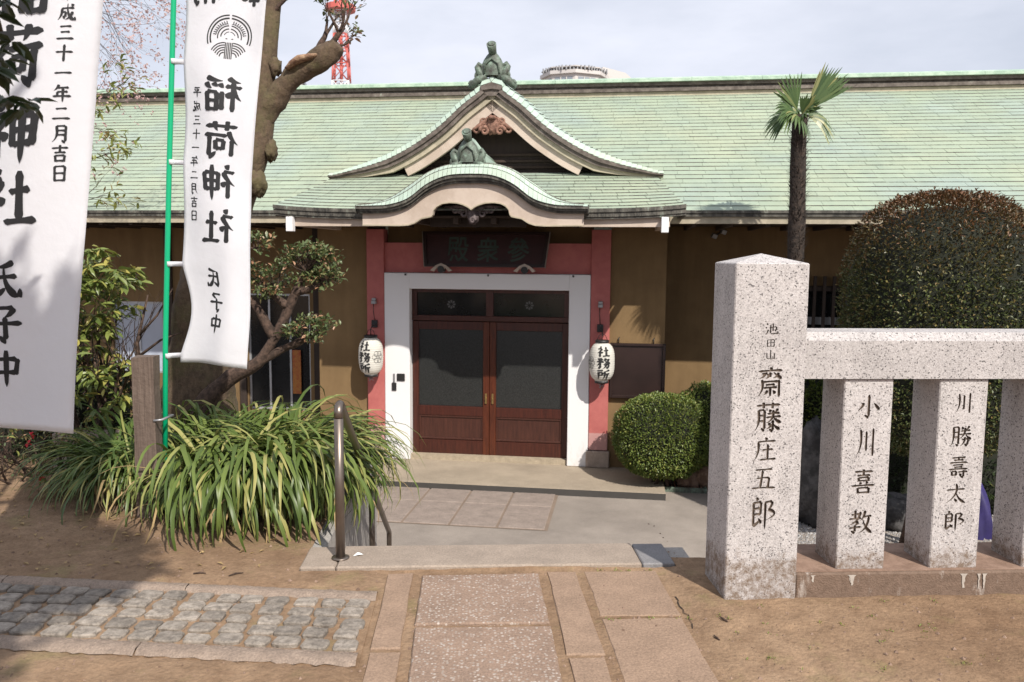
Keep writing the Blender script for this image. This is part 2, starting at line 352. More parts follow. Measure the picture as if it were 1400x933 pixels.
    def lathe(s, prof, c=(0, 0, 0), n=24, mt=None, smooth=True):
        v = []; f = []
        for r, z in prof:
            for k in range(n): v.append((c[0]+r*cos(2*pi*k/n), c[1]+r*sin(2*pi*k/n), c[2]+z))
        for i in range(len(prof)-1):
            for k in range(n):
                k2 = (k+1) % n; f.append((i*n+k, i*n+k2, (i+1)*n+k2, (i+1)*n+k))
        return s.add(v, f, mt, smooth)
    def blob(s, c, r, ns=.25, nf=2., seg=20, rings=12, mt=None, sq=1.0, smooth=True):
        v = []; f = []; off = Vector((random.random()*50, random.random()*50, 3))
        for i in range(rings+1):
            th = pi*i/rings
            for k in range(seg):
                ph = 2*pi*k/seg; d = Vector((sin(th)*cos(ph), sin(th)*sin(ph), cos(th)))
                if sq != 1: d = Vector([math.copysign(abs(a)**sq, a) for a in d])
                q = 1+ns*noise.noise(d*nf+off)+ns*.4*noise.noise(d*nf*3+off)
                v.append((c[0]+d.x*r[0]*q, c[1]+d.y*r[1]*q, c[2]+d.z*r[2]*q))
        for i in range(rings):
            for k in range(seg):
                k2 = (k+1) % seg; f.append((i*seg+k, (i+1)*seg+k, (i+1)*seg+k2, i*seg+k2))
        return s.add(v, f, mt, smooth)
    def mesh(s, name, mt=None):
        me = bpy.data.meshes.new(name); me.from_pydata(s.v, [], s.f)
        ms = s.mats or [mt]
        for x in ms: me.materials.append(MATS[x])
        if len(ms) > 1: me.polygons.foreach_set('material_index', s.mi)
        me.polygons.foreach_set('use_smooth', s.sm)
        me.update(); return me
    def build(s, name, mt=None, parent=None, **kw):
        o = bpy.data.objects.new(name, s.mesh(name, mt)); COL.objects.link(o)
        if parent: o.parent = parent
        return tag(o, **kw)
def tag(o, label=None, cat=None, group=None, kind=None):
    if label: o['label'] = label
    if cat: o['category'] = cat
    if group: o['group'] = group
    if kind: o['kind'] = kind
    return o
def empty(name, loc=(0, 0, 0), rz=0, **kw):
    o = bpy.data.objects.new(name, None); COL.objects.link(o); o.location = loc; o.rotation_euler = (0, 0, rz); o.empty_display_size = .1
    return tag(o, **kw)
def inst(name, me, parent, M=None, **kw):
    o = bpy.data.objects.new(name, me); COL.objects.link(o)
    if parent: o.parent = parent
    if M is not None: o.matrix_local = M
    return tag(o, **kw)
def copy_tree(o, parent=None):
    c = o.copy(); COL.objects.link(c)
    if parent: c.parent = parent
    for ch in o.children: copy_tree(ch, c)
    return c
def lerp(a, b, t): return a+(b-a)*t
def interp(xs, ys, x):
    if x <= xs[0]: return ys[0]
    for i in range(len(xs)-1):
        if x <= xs[i+1]: return lerp(ys[i], ys[i+1], (x-xs[i])/(xs[i+1]-xs[i]))
    return ys[-1]

# ------------------------------------------------------------------ brush characters (100 x 100 grid, y down)
G = {
'務': 'h 10 10 40 7;p 41 7 33 18 25 23;d 15 15 30 28;h 5 35 47 31;p 47 31 43 38 36 43;v 27 35 27 90;t 27 94 20 89 14 82;p 26 42 18 56 3 70;p 65 3 58 16 49 27;h 58 19 93 14;p 84 16 74 38 50 54;n 60 24 74 40 98 52;h 52 64 87 59;v 87 59 82 88;t 82 95 76 89 67 82;p 69 50 64 76 45 96',
'所': 'h 7 12 47 7;p 14 24 15 62 3 94;h 16 28 43 26;v 43 25 42 54;h 16 53 42 51;p 92 5 76 14 58 18;p 58 18 60 62 47 94;h 60 44 97 39;t 80 42 80 70 80 99',
'勝': 'p 12 8 14 60 3 95;h 14 10 37 8;v 38 7 37 88;t 37 96 32 92 25 85;h 15 34 35 32;h 15 56 35 54;d 52 5 59 18;p 87 2 81 12 73 20;h 48 27 93 22;h 43 43 98 38;p 69 10 62 42 40 63;n 72 42 82 54 99 65;h 54 67 85 62;v 85 62 80 90;t 80 96 74 91 67 84;p 69 53 64 78 47 97',
'壽': 'h 18 8 82 4;v 50 0 50 20;h 28 19 74 16;h 8 31 92 27;h 24 42 74 39;h 30 52 70 49;h 5 62 95 57;v 20 71 22 91;h 20 72 42 70;v 42 69 40 89;h 22 89 42 87;h 50 74 95 70;v 76 63 76 94;t 76 99 68 95 59 88;d 56 79 65 90',
'藤': 'h 7 13 93 8;v 32 1 33 21;v 66 1 64 21;p 14 27 16 66 3 97;h 16 29 36 27;v 37 26 37 90;t 37 97 32 93 25 86;h 17 47 35 45;h 17 65 35 63;d 53 24 60 33;p 85 22 80 28 73 35;h 48 40 92 36;h 43 52 97 47;p 68 26 64 54 43 70;n 70 49 80 60 98 69;v 68 60 68 94;t 68 99 62 95 55 89;p 63 73 57 83 45 90;n 70 73 80 83 94 91;d 51 69 58 76',
'齋': 'd 48 0 55 9;h 7 15 93 10;p 32 18 26 30 12 38;h 20 24 40 21;p 43 22 42 32 34 38;v 50 17 49 33;p 80 18 72 30 60 35;n 62 17 76 28 92 38;p 20 42 22 72 6 98;v 82 41 83 97;h 24 50 80 47;h 34 60 68 58;h 27 70 76 67;t 51 69 51 85 51 98;p 41 77 36 86 29 91;d 60 76 70 88',
'社': 'd 22 5 32 16;h 8 28 38 24;p 38 24 25 45 6 62;v 24 46 24 95;d 30 50 42 62;h 52 42 86 37;v 69 8 69 86;h 44 90 96 86',
'神': 'd 22 5 32 16;h 8 28 38 24;p 38 24 25 45 6 62;v 24 46 24 95;d 30 50 42 62;v 51 25 53 73;h 51 28 90 23;v 90 22 86 71;h 53 48 87 45;h 54 70 86 67;t 69 4 69 60 68 99',
'稲': 'p 38 5 26 14 8 18;h 5 33 45 28;v 26 14 26 95;p 26 34 18 52 4 66;d 29 42 42 58;p 90 4 72 12 52 14;d 52 20 58 31;d 68 18 72 29;p 92 18 86 28 78 33;v 53 42 53 90;v 65 44 66 92;h 65 45 90 42;v 90 41 88 92;h 66 67 88 65;h 66 89 88 87',
'荷': 'h 8 20 92 14;v 34 3 36 28;p 67 3 65 18 59 28;p 30 30 22 48 4 66;v 20 52 20 96;h 34 42 94 37;v 80 40 80 92;t 80 96 71 92 61 82;v 42 54 44 78;h 42 55 64 52;v 64 52 62 76;h 44 76 62 74',
'氏': 'p 74 5 50 16 26 20;v 24 20 24 88;t 22 92 38 82 52 70;h 26 46 84 40;n 48 14 56 62 88 92;t 90 92 92 82 92 70',
'子': 'h 22 14 74 10;p 76 10 62 26 48 34;v 49 34 51 90;t 52 95 42 92 32 82;h 5 54 96 48',
'中': 'v 18 28 22 68;h 18 30 80 25;v 82 24 76 66;h 22 63 78 60;t 50 4 50 60 50 99',
'平': 'h 20 16 80 11;d 30 24 40 42;p 76 20 70 34 60 44;h 5 57 96 51;t 50 14 50 60 50 99',
'成': 'h 22 32 88 26;p 24 32 22 66 5 94;h 26 53 46 50;v 46 50 44 76;t 44 82 38 79 31 71;n 54 5 62 62 92 92;t 93 93 94 84 94 73;p 82 46 68 74 46 92;d 72 5 84 16',
'三': 'h 20 20 80 15;h 26 50 74 46;h 6 86 95 81', '十': 'h 6 48 95 43;v 50 5 50 98', '一': 'h 6 52 95 46', '二': 'h 22 26 78 21;h 5 80 96 75',
'年': 'p 33 3 24 22 8 36;h 26 22 84 17;h 26 44 80 40;v 27 44 27 66;h 4 68 97 63;t 55 20 55 60 55 99',
'月': 'p 28 8 31 60 9 97;h 30 10 76 7;v 77 6 76 92;t 76 97 66 93 58 84;h 32 34 74 32;h 30 58 74 56',
'吉': 'h 8 22 92 16;v 50 2 50 44;h 22 46 80 42;v 26 60 30 96;h 26 63 76 59;v 76 58 72 94;h 30 91 72 89',
'日': 'v 24 10 26 96;h 24 13 78 9;v 78 8 76 94;h 27 50 75 48;h 27 90 75 88',
'奉': 'h 22 18 80 13;h 26 34 76 30;h 5 52 95 46;p 50 3 40 52 5 80;n 56 46 72 66 97 78;h 34 68 68 65;h 30 82 72 79;v 51 56 51 99',
'納': 'p 30 3 22 18 10 26;p 40 18 28 38 8 50;d 12 28 30 38;h 8 50 38 45;v 24 50 24 96;p 10 64 8 74 3 84;d 36 60 43 76;v 52 28 54 96;h 52 30 94 25;v 94 24 92 92;t 92 97 84 92 78 84;p 74 5 72 48 58 70;n 74 44 80 56 90 66',
'池': 'd 12 6 23 18;d 4 34 15 45;p 25 54 16 80 6 94;h 32 42 84 32;v 84 32 82 58;t 82 64 76 60 71 53;v 59 6 59 66;v 42 22 42 82;h 42 87 94 85;t 95 86 95 74 94 64',
'田': 'v 16 16 18 92;h 16 18 84 14;v 84 13 82 90;v 50 16 50 86;h 18 50 82 48;h 18 86 82 84',
'山': 'v 50 6 50 84;v 16 40 18 88;h 18 87 84 84;v 84 34 84 92',
'庄': 'd 48 1 57 12;h 18 20 92 15;p 20 20 20 60 3 96;h 38 52 82 48;v 60 28 60 86;h 28 91 95 86',
'五': 'h 16 14 84 9;v 46 14 37 87;h 22 49 72 45;v 72 44 67 87;h 3 91 97 87',
'郎': 'd 25 1 31 12;v 14 18 15 88;h 14 20 44 16;v 44 16 42 53;h 16 37 42 35;h 16 54 42 52;t 14 88 28 80 39 70;d 34 64 46 80;h 60 18 88 14;p 90 14 82 30 71 38;p 72 38 98 50 70 68;t 61 16 61 60 61 99',
'小': 'v 50 4 50 90;t 50 96 42 91 35 83;p 28 36 22 52 6 70;d 70 36 93 64',
'川': 'p 22 8 24 60 6 94;v 50 14 50 80;v 82 4 82 97',
'太': 'h 6 34 93 28;p 50 3 48 52 5 94;n 50 40 66 72 97 94;d 43 72 56 88',
'喜': 'h 14 12 88 8;v 50 0 50 26;h 24 27 78 24;v 30 34 32 50;h 30 36 72 33;v 72 32 70 48;h 32 48 70 46;d 36 52 41 61;p 67 50 63 57 59 61;h 3 69 97 64;v 28 76 30 99;h 28 78 74 75;v 74 74 72 98;h 30 96 72 94',
'教': 'h 12 22 46 18;v 28 3 28 38;h 3 40 54 35;p 50 8 34 44 3 64;h 18 54 42 51;p 43 51 34 60 28 65;v 28 63 28 90;t 28 97 20 92 13 86;h 5 77 52 71;p 68 3 62 28 50 46;h 62 30 95 25;p 84 28 72 72 44 96;n 60 40 74 72 99 96'}
def stroke_polys(ch, w):
    """list of outlines (closed, in a unit square, y up) for a brushed character; w = stroke width / size"""
    out = []; rn = random.Random(ord(ch))
    for st in G[ch].split(';'):
        a = st.split(); k = a[0]; c = [float(x)/100 for x in a[1:]]
        P = [Vector((c[i], 1-c[i+1])) for i in range(0, len(c), 2)]
        n = 9
        if len(P) == 2:
            bow = .012 if k == 'h' else 0
            pts = [P[0].lerp(P[1], i/n)+Vector((0, bow*sin(pi*i/n))) for i in range(n+1)]
        else:
            n = 12; A, B_, C_ = P; ctl = B_*2-(A+C_)*.5
            pts = [A*(1-t)**2+ctl*2*t*(1-t)+C_*t*t for t in [i/n for i in range(n+1)]]
        outl = []; lft = []; rgt = []
        for i, p in enumerate(pts):
            t = i/n
            if k == 'h': q = interp([0, .06, .2, .6, .84, .95, 1], [.45, .86, .62, .58, .85, 1.0, .35], t)
            elif k == 'v': q = interp([0, .05, .2, .6, .9, 1], [.5, 1.08, .88, .86, 1.0, .55], t)
            elif k == 'p': q = interp([0, .1, .5, 1], [.6, 1.05, .8, .12], t)
            elif k == 't': q = interp([0, .1, .6, .85, 1], [.6, 1.0, .85, .6, .05], t)
            elif k == 'n': q = interp([0, .3, .78, .88, 1], [.3, .62, 1.3, 1.15, .1], t)
            else: q = interp([0, .3, .75, 1], [.15, .8, 1.3, .5], t)
            tn = (pts[min(i+1, n)]-pts[max(i-1, 0)]).normalized(); nm = Vector((-tn.y, tn.x))
            if k == 'h' and (i == 0 or i == n): nm = (nm+tn*(-.5 if i == 0 else -.4)).normalized()
            q *= w*.5*(1+rn.uniform(-.04, .04))
            lft.append(p+nm*q); rgt.append(p-nm*q)
        out.append([(a.x, a.y) for a in lft+rgt[::-1]])
    return out
def font_mesh(ch, off=0.0, ext=0.0):
    c = bpy.data.curves.new('t', 'FONT'); c.body = ch; c.offset = off; c.resolution_u = 4; c.extrude = ext
    o = bpy.data.objects.new('t', c); COL.objects.link(o)
    dg = bpy.context.evaluated_depsgraph_get(); m = bpy.data.meshes.new_from_object(o.evaluated_get(dg))
    vs = [v.co.copy() for v in m.vertices]; fs = [tuple(p.vertices) for p in m.polygons]
    bpy.data.objects.remove(o); bpy.data.curves.remove(c); bpy.data.meshes.remove(m)
    x0 = min(v.x for v in vs); x1 = max(v.x for v in vs); y0 = min(v.y for v in vs); y1 = max(v.y for v in vs)
    return [Vector(((v.x-x0)/(x1-x0), (v.y-y0)/(y1-y0), v.z)) for v in vs], fs
def glyph_into(mb, ch, cx, cz, sw, sh, w, fn, mt, off=.012, slant=.07, brush=True):
    """place a character centred at (cx, cz) in a 2D field, mapped to space by fn(a, b, layer)"""
    if brush and ch in G:
        for j, pl in enumerate(stroke_polys(ch, w)):
            n = len(pl)//2
            v = [fn(cx+(a-.5)*sw, cz+(b-.5)*sh, j) for a, b in pl]
            f = [(i, i+1, len(pl)-2-i, len(pl)-1-i) for i in range(n-1)]
            mb.add(v, f, mt)
    else:
        vs, fs = font_mesh(ch, off)
        v = [fn(cx+(p.x-.5)*sw, cz+(p.y-.5+slant*(p.x-.5))*sh, 0) for p in vs]
        mb.add(v, fs, mt)
# ================================================================== THE SETTING
LG = -1.3                                   # level of the courtyard below the steps
BX, BY, BA = .27, 10.97, radians(11.1)
def b2w(u, w, z): return Vector((BX+u*cos(BA)+w*sin(BA), BY-u*sin(BA)+w*cos(BA), LG+z))
g = MB(); g.add([(-600, -600, LG), (600, -600, LG), (600, 900, LG), (-600, 900, LG)], [(0, 1, 2, 3)])
g.build('ground', 'lower_concrete', kind='structure')

def th(x, y):
    p = Vector((x, y, 0))
    h = .012*noise.noise(p*1.3)+.007*noise.noise(p*5)+.004*noise.noise(p*17)+.0025*noise.noise(p*45)
    h += .006*noise.noise(p*9+Vector((5, 0, 0)))*max(0, min(1, (x-.9)*2))+.0035*abs(noise.noise(p*28))
    if x > 1.4 and y > 3.4: h += .014*max(0, 1-abs(y-3.56)/.14)*(.6+noise.noise(p*6))
    # sinks a little along the paving so that stones stay proud
    if -.46 < x < 1.0 and y < 3.97: h = h*.3-.006
    dd = (x+.42)*sin(radians(-8))*-1; yy = y-((-.42-x)*.14)
    if x < -.38 and 3.0 < yy < 3.74: h = h*.25-.008
    if x > 1.02 and 3.3 < y < 4.1: h = h*.6+.004
    return h
xs = [-40, -15, -9, -6, -4.5]+[-3.6+.032*i for i in range(214)]+[3.5, 4.5, 6, 9, 15, 40]
xs = sorted(set([round(x, 4) for x in xs]+[-.83, 1.05])); ys = sorted(set([-60, -20, -8, -3, 0, 1, 1.8]+[round(2.3+.032*i, 4) for i in range(56)]+[3.98, 4.1, 4.25, 4.4, 4.55, 4.7, 4.9, 5.1, 5.3, 5.5, 5.7, 5.9, 6.1, 6.4, 6.7]))
g = MB(); idx = {}
for j, y in enumerate(ys):
    for i, x in enumerate(xs): idx[i, j] = len(g.v); g.v.append((x, y, th(x, y)))
for j in range(len(ys)-1):
    for i in range(len(xs)-1):
        xc = (xs[i]+xs[i+1])/2; yc = (ys[j]+ys[j+1])/2
        if -.83 < xc < 1.05 and yc > 3.98: continue
        if xc > 1.05 and yc > 4.1: continue
        g.f.append((idx[i, j], idx[i+1, j], idx[i+1, j+1], idx[i, j+1])); g.mi.append(0); g.sm.append(True)
g.build('dirt_ground', 'dirt', kind='structure')
# small grit and crumbs of soil
g = MB(); rn = random.Random(5)
for _ in range(4200):
    x = rn.uniform(-3.2, 3.6); y = rn.uniform(2.5, 5.2)
    if (-.83 < x < 1.05 and y > 3.95) or (x > 1.1 and y > 3.5): continue
    r = rn.choice([.003, .004, .005, .009])*rn.uniform(.6, 1.3); z = th(x, y)
    a = rn.random()*6; ca, sa = cos(a)*r, sin(a)*r
    g.add([(x+ca, y+sa, z), (x-sa, y+ca, z), (x-ca, y-sa, z), (x+sa, y-ca, z), (x+ca*.2, y, z+r*.9)], [(0, 1, 4), (1, 2, 4), (2, 3, 4), (3, 0, 4)])
g.build('soil_crumbs', 'rock_brown', kind='stuff', label='small crumbs of soil and grit scattered over the brown dirt', cat='grit')
# retaining walls under the terrace edges
rw = MB()
for a, b in (((-40, 6.7), (-.84, 6.7)), ((-.84, 6.7), (-.84, 4.28)), ((1.05, 4.08), (40, 4.08))):
    dx, dy = b[0]-a[0], b[1]-a[1]; l = sqrt(dx*dx+dy*dy); nx, ny = -dy/l*.08, dx/l*.08
    if a[0] == 1.05: nx, ny = 0, .0
    rw.prism([(a[0]-nx, a[1]-ny), (b[0]-nx, b[1]-ny), (b[0]+nx+.001, b[1]+ny+.04), (a[0]+nx+.001, a[1]+ny+.04)], LG, -.012, 'z')
rw.prism([(4.0, LG), (6.7, LG), (6.7, LG+.05), (4.29, -.17), (4.29, -.012), (4.0, -.012)], 1.045, 1.16, 'x')
rw.build('retaining_wall', 'block_wall', kind='structure')

# ---- path of slabs in front of the steps
bed = MB(); bed.box(-.44, .98, 1.2, 3.968, -.05, -.0085)
path = bed.build('path', 'joint_sand', kind='structure')
def slab(x0, x1, y0, y1, z, m, par, name, jit=.006, rot=0, b=.006):
    rn = random.Random(int(x0*1000+y0*77)); j = lambda: rn.uniform(-jit, jit)
    nx, ny = 8, 8; q = [(x0+j(), y0+j()), (x1+j(), y0+j()), (x1+j(), y1+j()), (x0+j(), y1+j())]
    edge = []
    for k in range(4):                               # a slightly chipped outline
        A, B_ = Vector(q[k]), Vector(q[(k+1) % 4]); nrm = Vector((-(B_-A).y, (B_-A).x)).normalized()
        for i in range(10): p = A.lerp(B_, i/10); edge.append(p+nrm*(abs(rn.gauss(0, jit*.35)) if i else 0))
    c = sum(edge, Vector((0, 0)))/len(edge); n = len(edge); mb = MB()
    v = [(p.x, p.y, z-.06) for p in edge]+[(p.x, p.y, z-b) for p in edge]+[((p+(c-p).normalized()*b).x, (p+(c-p).normalized()*b).y, z) for p in edge]
    f = [(i, (i+1) % n, n+(i+1) % n, n+i) for i in range(n)]+[(n+i, n+(i+1) % n, 2*n+(i+1) % n, 2*n+i) for i in range(n)]+[tuple(range(2*n, 3*n))]
    mb.add(v, f); return mb.build(name, m, par)
for y0, y1 in ((3.36, 3.90), (2.72, 3.33), (2.05, 2.69), (1.4, 2.02)): slab(-.225, .345, y0, y1, .006, 'exposed_aggregate', path, 'paving_slab')
for y0, y1 in ((3.15, 3.93), (2.36, 3.12), (1.56, 2.33)): slab(-.385, -.265, y0, y1, .004, 'dusty_slab', path, 'kerb_stone')
for y0, y1 in ((3.08, 3.93), (2.30, 3.05), (1.5, 2.27)): slab(.392, .535, y0, y1, .002, 'dusty_slab', path, 'kerb_stone')
for y0, y1 in ((3.42, 3.94), (2.85, 3.405), (2.2, 2.83)): slab(.572, .93, y0, y1, -.002, 'dusty_slab', path, 'paving_slab')

# ---- cobbled strip running off to the left
O = Vector((-.425, 3.02)); an = radians(8); dl = Vector((-cos(an), sin(an))); dn = Vector((sin(an)*.0, 1))
def cp(s, t, z): p = O+dl*s+dn*t; return (p.x, p.y, z)
cb = MB(); cb.add([cp(-.01, 0, -.004), cp(3.6, 0, -.004), cp(3.6, .70, -.004), cp(-.01, .70, -.004), cp(-.01, 0, -.05), cp(3.6, 0, -.05), cp(3.6, .70, -.05), cp(-.01, .70, -.05)], [(3, 2, 1, 0), (0, 1, 5, 4), (1, 2, 6, 5), (2, 3, 7, 6), (3, 0, 4, 7)])
cob = cb.build('cobbled_path', 'joint_sand', kind='structure')
def rough_bar(s0, s1, t0, t1, z, seed):
    rn = random.Random(seed); n = max(6, int((s1-s0)/.03)); mb = MB(); v = []; m = 5
    for i in range(n+1):
        s = lerp(s0, s1, i/n)
        for k in range(m):
            t = lerp(t0, t1, k/(m-1)); e = (k in (0, m-1)); tt = t+(rn.uniform(-.009, .009) if e else 0)
            v.append(cp(s, tt, (z-.016 if e else z)+rn.uniform(-.0025, .0025)))
    f = [(i*m+k, i*m+k+1, (i+1)*m+k+1, (i+1)*m+k) for i in range(n) for k in range(m-1)]
    mb.add(v, f, smooth=True); return mb.build('kerb_stone', 'kerb_aggregate', cob)
for i in range(4): rough_bar(.0+.88*i, .875+.88*i, -.005, .105, .014, i)
for i in range(4): rough_bar(-.01+.9*i, .885+.9*i, .60, .695, .012, 40+i)
cmesh = []
for k in range(18):
    rn = random.Random(100+k); sx, sy = .0545*rn.uniform(.88, 1.06), .0435*rn.uniform(.9, 1.04); skw = rn.uniform(-.25, .25)
    cr4 = [(-sx*rn.uniform(.90, 1.05), -sy*rn.uniform(.86, 1.04)), (sx*rn.uniform(.86, 1.04), -sy*rn.uniform(.86, 1.04)), (sx*rn.uniform(.86, 1.04), sy*rn.uniform(.86, 1.04)), (-sx*rn.uniform(.86, 1.04), sy*rn.uniform(.86, 1.04))]
    ring = []
    for q in range(4):
        (ax, ay), (bx_, by_) = cr4[q], cr4[(q+1) % 4]
        for i in range(3):
            tt = (.10, .42, .80)[i]+rn.uniform(-.06, .06); jx = rn.gauss(0, .0018); ring.append((lerp(ax, bx_, tt)+jx, lerp(ay, by_, tt)+rn.gauss(0, .0018)))
    v = [(x, y, -.02) for x, y in ring]+[(x, y, .004+rn.uniform(-.001, .002)) for x, y in ring]+[(x*.90, y*.88, .010+rn.uniform(-.0015, .0015)) for x, y in ring]+[(x*.45, y*.45, .0115+rn.uniform(-.0025, .002)) for x, y in ring]+[(0, 0, .011)]
    n = 12; f = [(j*n+i, j*n+(i+1) % n, (j+1)*n+(i+1) % n, (j+1)*n+i) for j in range(3) for i in range(n)]+[(3*n+i, 3*n+(i+1) % n, 4*n) for i in range(n)]
    mb = MB(); mb.add(v, f, smooth=False); cmesh.append(mb.mesh('cobblestone', 'cobble'))
rn = random.Random(9); cnt = 0
for c in range(29):
    for r in range(5):
        s = .062+c*.1215+(r % 2)*.012+rn.uniform(-.007, .007); t = .155+r*.0975+rn.uniform(-.005, .005)
        if c > 1: s += .006*sin(c*1.3+r)
        p = cp(s, t, .001+rn.uniform(-.003, .003))
        M = Matrix.Translation(p) @ Matrix.Rotation(-an*1.0+rn.uniform(-.07, .07)+(pi if rn.random() < .5 else 0), 4, 'Z') @ Matrix.Rotation(rn.uniform(-.03, .03), 4, 'X')
        inst('cobblestone', cmesh[rn.randrange(18)], cob, M)

# ---- stone steps down to the courtyard
st = MB(); st.box(-.82, 1.04, 4.3, 6.5, LG, LG+.01)
steps = st.build('steps', 'step_stone', kind='structure')
def tread(x0, x1, y0, y1, z0, z1): return MB().bbox(x0, x1, y0, y1, z0, z1, .008).build('step_slab', 'step_stone', steps)
tread(-.83, -.655, 3.985, 4.275, -.16, .018); tread(-.650, .875, 3.98, 4.28, -.16, .02); MB().bbox(.880, 1.045, 3.985, 4.275, -.16, .017, .006).build('step_slab', 'grey_step', steps, label='grey slab at the right end of the top step')
for k in range(1, 8): tread(-.82, 1.04, 4.285+.33*(k-1), 4.285+.33*k-.003, LG+.011, -.1625*k+.016)

# ---- courtyard paving in front of the entrance, in line with the building
pv = MB(); P4 = [b2w(-4.2, -2.47, .004), b2w(1.055, -2.47, .004), b2w(1.055, -1.0, .004), b2w(-4.2, -1.0, .004)]
pv.add([tuple(p) for p in P4], [(0, 1, 2, 3)]); yard = pv.build('courtyard_paving', 'paver_joint', kind='structure')
for r, (w0, w1) in enumerate(((-2.45, -1.675), (-1.655, -1.0))):
    for k in range(10):
        uu0 = -4.13+.516*k
        mb = MB(); mb.bbox(uu0+.012, uu0+.504, w0, w1, -.05, .014, .006)
        o = mb.build('paver', 'paver', yard); o.matrix_local = Matrix.Translation((BX, BY, LG)) @ Matrix.Rotation(-BA, 4, 'Z')
MBW = Matrix.Translation((BX, BY, LG)) @ Matrix.Rotation(-BA, 4, 'Z')
def bld(mb, name, m, par=None, **kw):            # a loose thing modelled in the building's own axes
    o = mb.build(name, m, par, **kw)
    if par is None: o.matrix_world = MBW
    return o
mb = MB(); mb.bbox(-1.86, 2.32, -1.14, .16, 0, .08, .006); land = bld(mb, 'entrance_landing', 'landing_concrete', kind='structure')
MB().box(-1.862, 2.322, -1.155, -1.14, .0, .076).build('edge_trim', 'dark_edge', land)
MB().box(-1.07, 1.07, -.01, .14, .08, .15).build('door_sill', 'threshold_stone', land)

# drain
dr = empty('drain_grate', b2w(2.33, -.78, 0), -BA, label='rusty drain grating in a pale green frame beside the landing', cat='drain')
mb = MB()
for a in ((0, .5, 0, .03), (0, .5, .33, .36), (0, .03, .03, .33), (.47, .5, .03, .33)): mb.box(*a, 0, .06)
mb.build('frame', 'copper_sculpt', dr)
for i in range(11): MB().box(.04+.039*i, .058+.039*i, .032, .328, .02, .05).build('bar', 'rust_carving', dr)
MB().box(.03, .47, .03, .33, 0, .012).build('pit', 'bush_core', dr)
# gravel between the fence and the building
g = MB(); rn = random.Random(21)
for _ in range(9000):
    x = rn.uniform(3.2, 6.6); y = rn.uniform(7.6, 9.5)
    if (x-3.2) < (9.5-y)*.0: continue
    r = rn.uniform(.008, .019); a = rn.random()*6; ca, sa = cos(a)*r, sin(a)*r
    g.add([(x+ca, y+sa, LG), (x-sa, y+ca*.8, LG), (x-ca, y-sa, LG), (x+sa, y-ca*.8, LG), (x+ca*.2, y, LG+r*.9)], [(0, 1, 4), (1, 2, 4), (2, 3, 4), (3, 0, 4)])
g.build('gravel', 'gravel', kind='stuff', label='grey gravel bed behind the stone fence', cat='gravel')

# ================================================================== THE BUILDING
bd = empty('shrine_office', (BX, BY, LG), -BA, label='long low shrine office with green copper roof, curved entrance gable and pink pillars', cat='building')
def P(mb, name, m=None, par=None, **kw): return mb.build(name, m, par or bd, **kw)
# walls
for a, b, w0 in ((-2.36, -1.66, 0), (1.60, 2.31, 0)):
    P(MB().box(a, b, w0, .85, 0, 3.34), 'wall', 'wall_plaster')
def wall_holes(u0, u1, w0, w1, z1, holes):
    mb = MB(); x = u0
    for (a, b, c, d) in holes:
        mb.box(x, a, w0, w1, 0, z1); mb.box(a, b, w0, w1, 0, c); mb.box(a, b, w0, w1, d, z1); x = b
    mb.box(x, u1, w0, w1, 0, z1); return mb
P(wall_holes(-11.5, -2.361, .70, .85, 3.34, [(-5.9, -5.08, 1.05, 2.13), (-3.74, -2.77, .55, 2.28)]), 'wall', 'wall_plaster')
P(wall_holes(2.311, 12.5, .70, .85, 3.34, [(3.75, 9.3, .68, 2.49)]), 'wall', 'wall_plaster')
for q in ((-1.42, 1.35, .16, .55, 2.42, 3.34), (-1.658, -1.08, .17, .55, 0, 2.42), (1.08, 1.598, .17, .55, 0, 2.42)): P(MB().box(*q), 'wall', 'wall_plaster')
for q in ((-11.5, -11.3, .86, 8.2), (12.3, 12.5, .86, 8.2), (-11.29, 12.29, 8.0, 8.2)): P(MB().box(*q, 0, 3.34), 'wall', 'wall_plaster')
P(MB().box(-11.5, -2.37, .65, .699, 0, .28), 'plinth', 'stone_base'); P(MB().box(2.32, 12.5, .65, .699, 0, .28), 'plinth', 'stone_base')
for u0 in (-2.70, -3.86, -5.0, 9.4): P(MB().box(u0, u0+.1, .66, .698, .28, 3.26), 'timber_post', 'dark_wood')
# pillars
for a, b in ((-1.66, -1.42), (1.35, 1.60)):
    o = P(MB().bbox(a, b, -.05, .15, .31, 3.2, .006), 'pillar', 'pink_paint')
    P(MB().bbox(a-.03, b+.03, -.08, .15, .08, .30, .012), 'pillar_base', 'stone_base', o)
P(MB().box(-1.42, 1.35, -.005, .15, 2.625, 3.02), 'lintel_beam', 'pink_paint', label='pink beam across the top of the entrance')
# white door surround
fr = MB(); fr.bbox(-1.415, -1.07, -.055, .15, .082, 2.62, .006); fr.bbox(1.07, 1.345, -.055, .15, .082, 2.62, .006); fr.bbox(-1.07, 1.07, -.055, .15, 2.41, 2.62, .006)
dfm = P(fr, 'door_surround', 'white_paint')
for u in (-1.12, .0, 1.12): P(MB().box(u-.012, u+.012, -.067, -.056, 2.585, 2.61), 'bolt', 'black_metal', dfm)
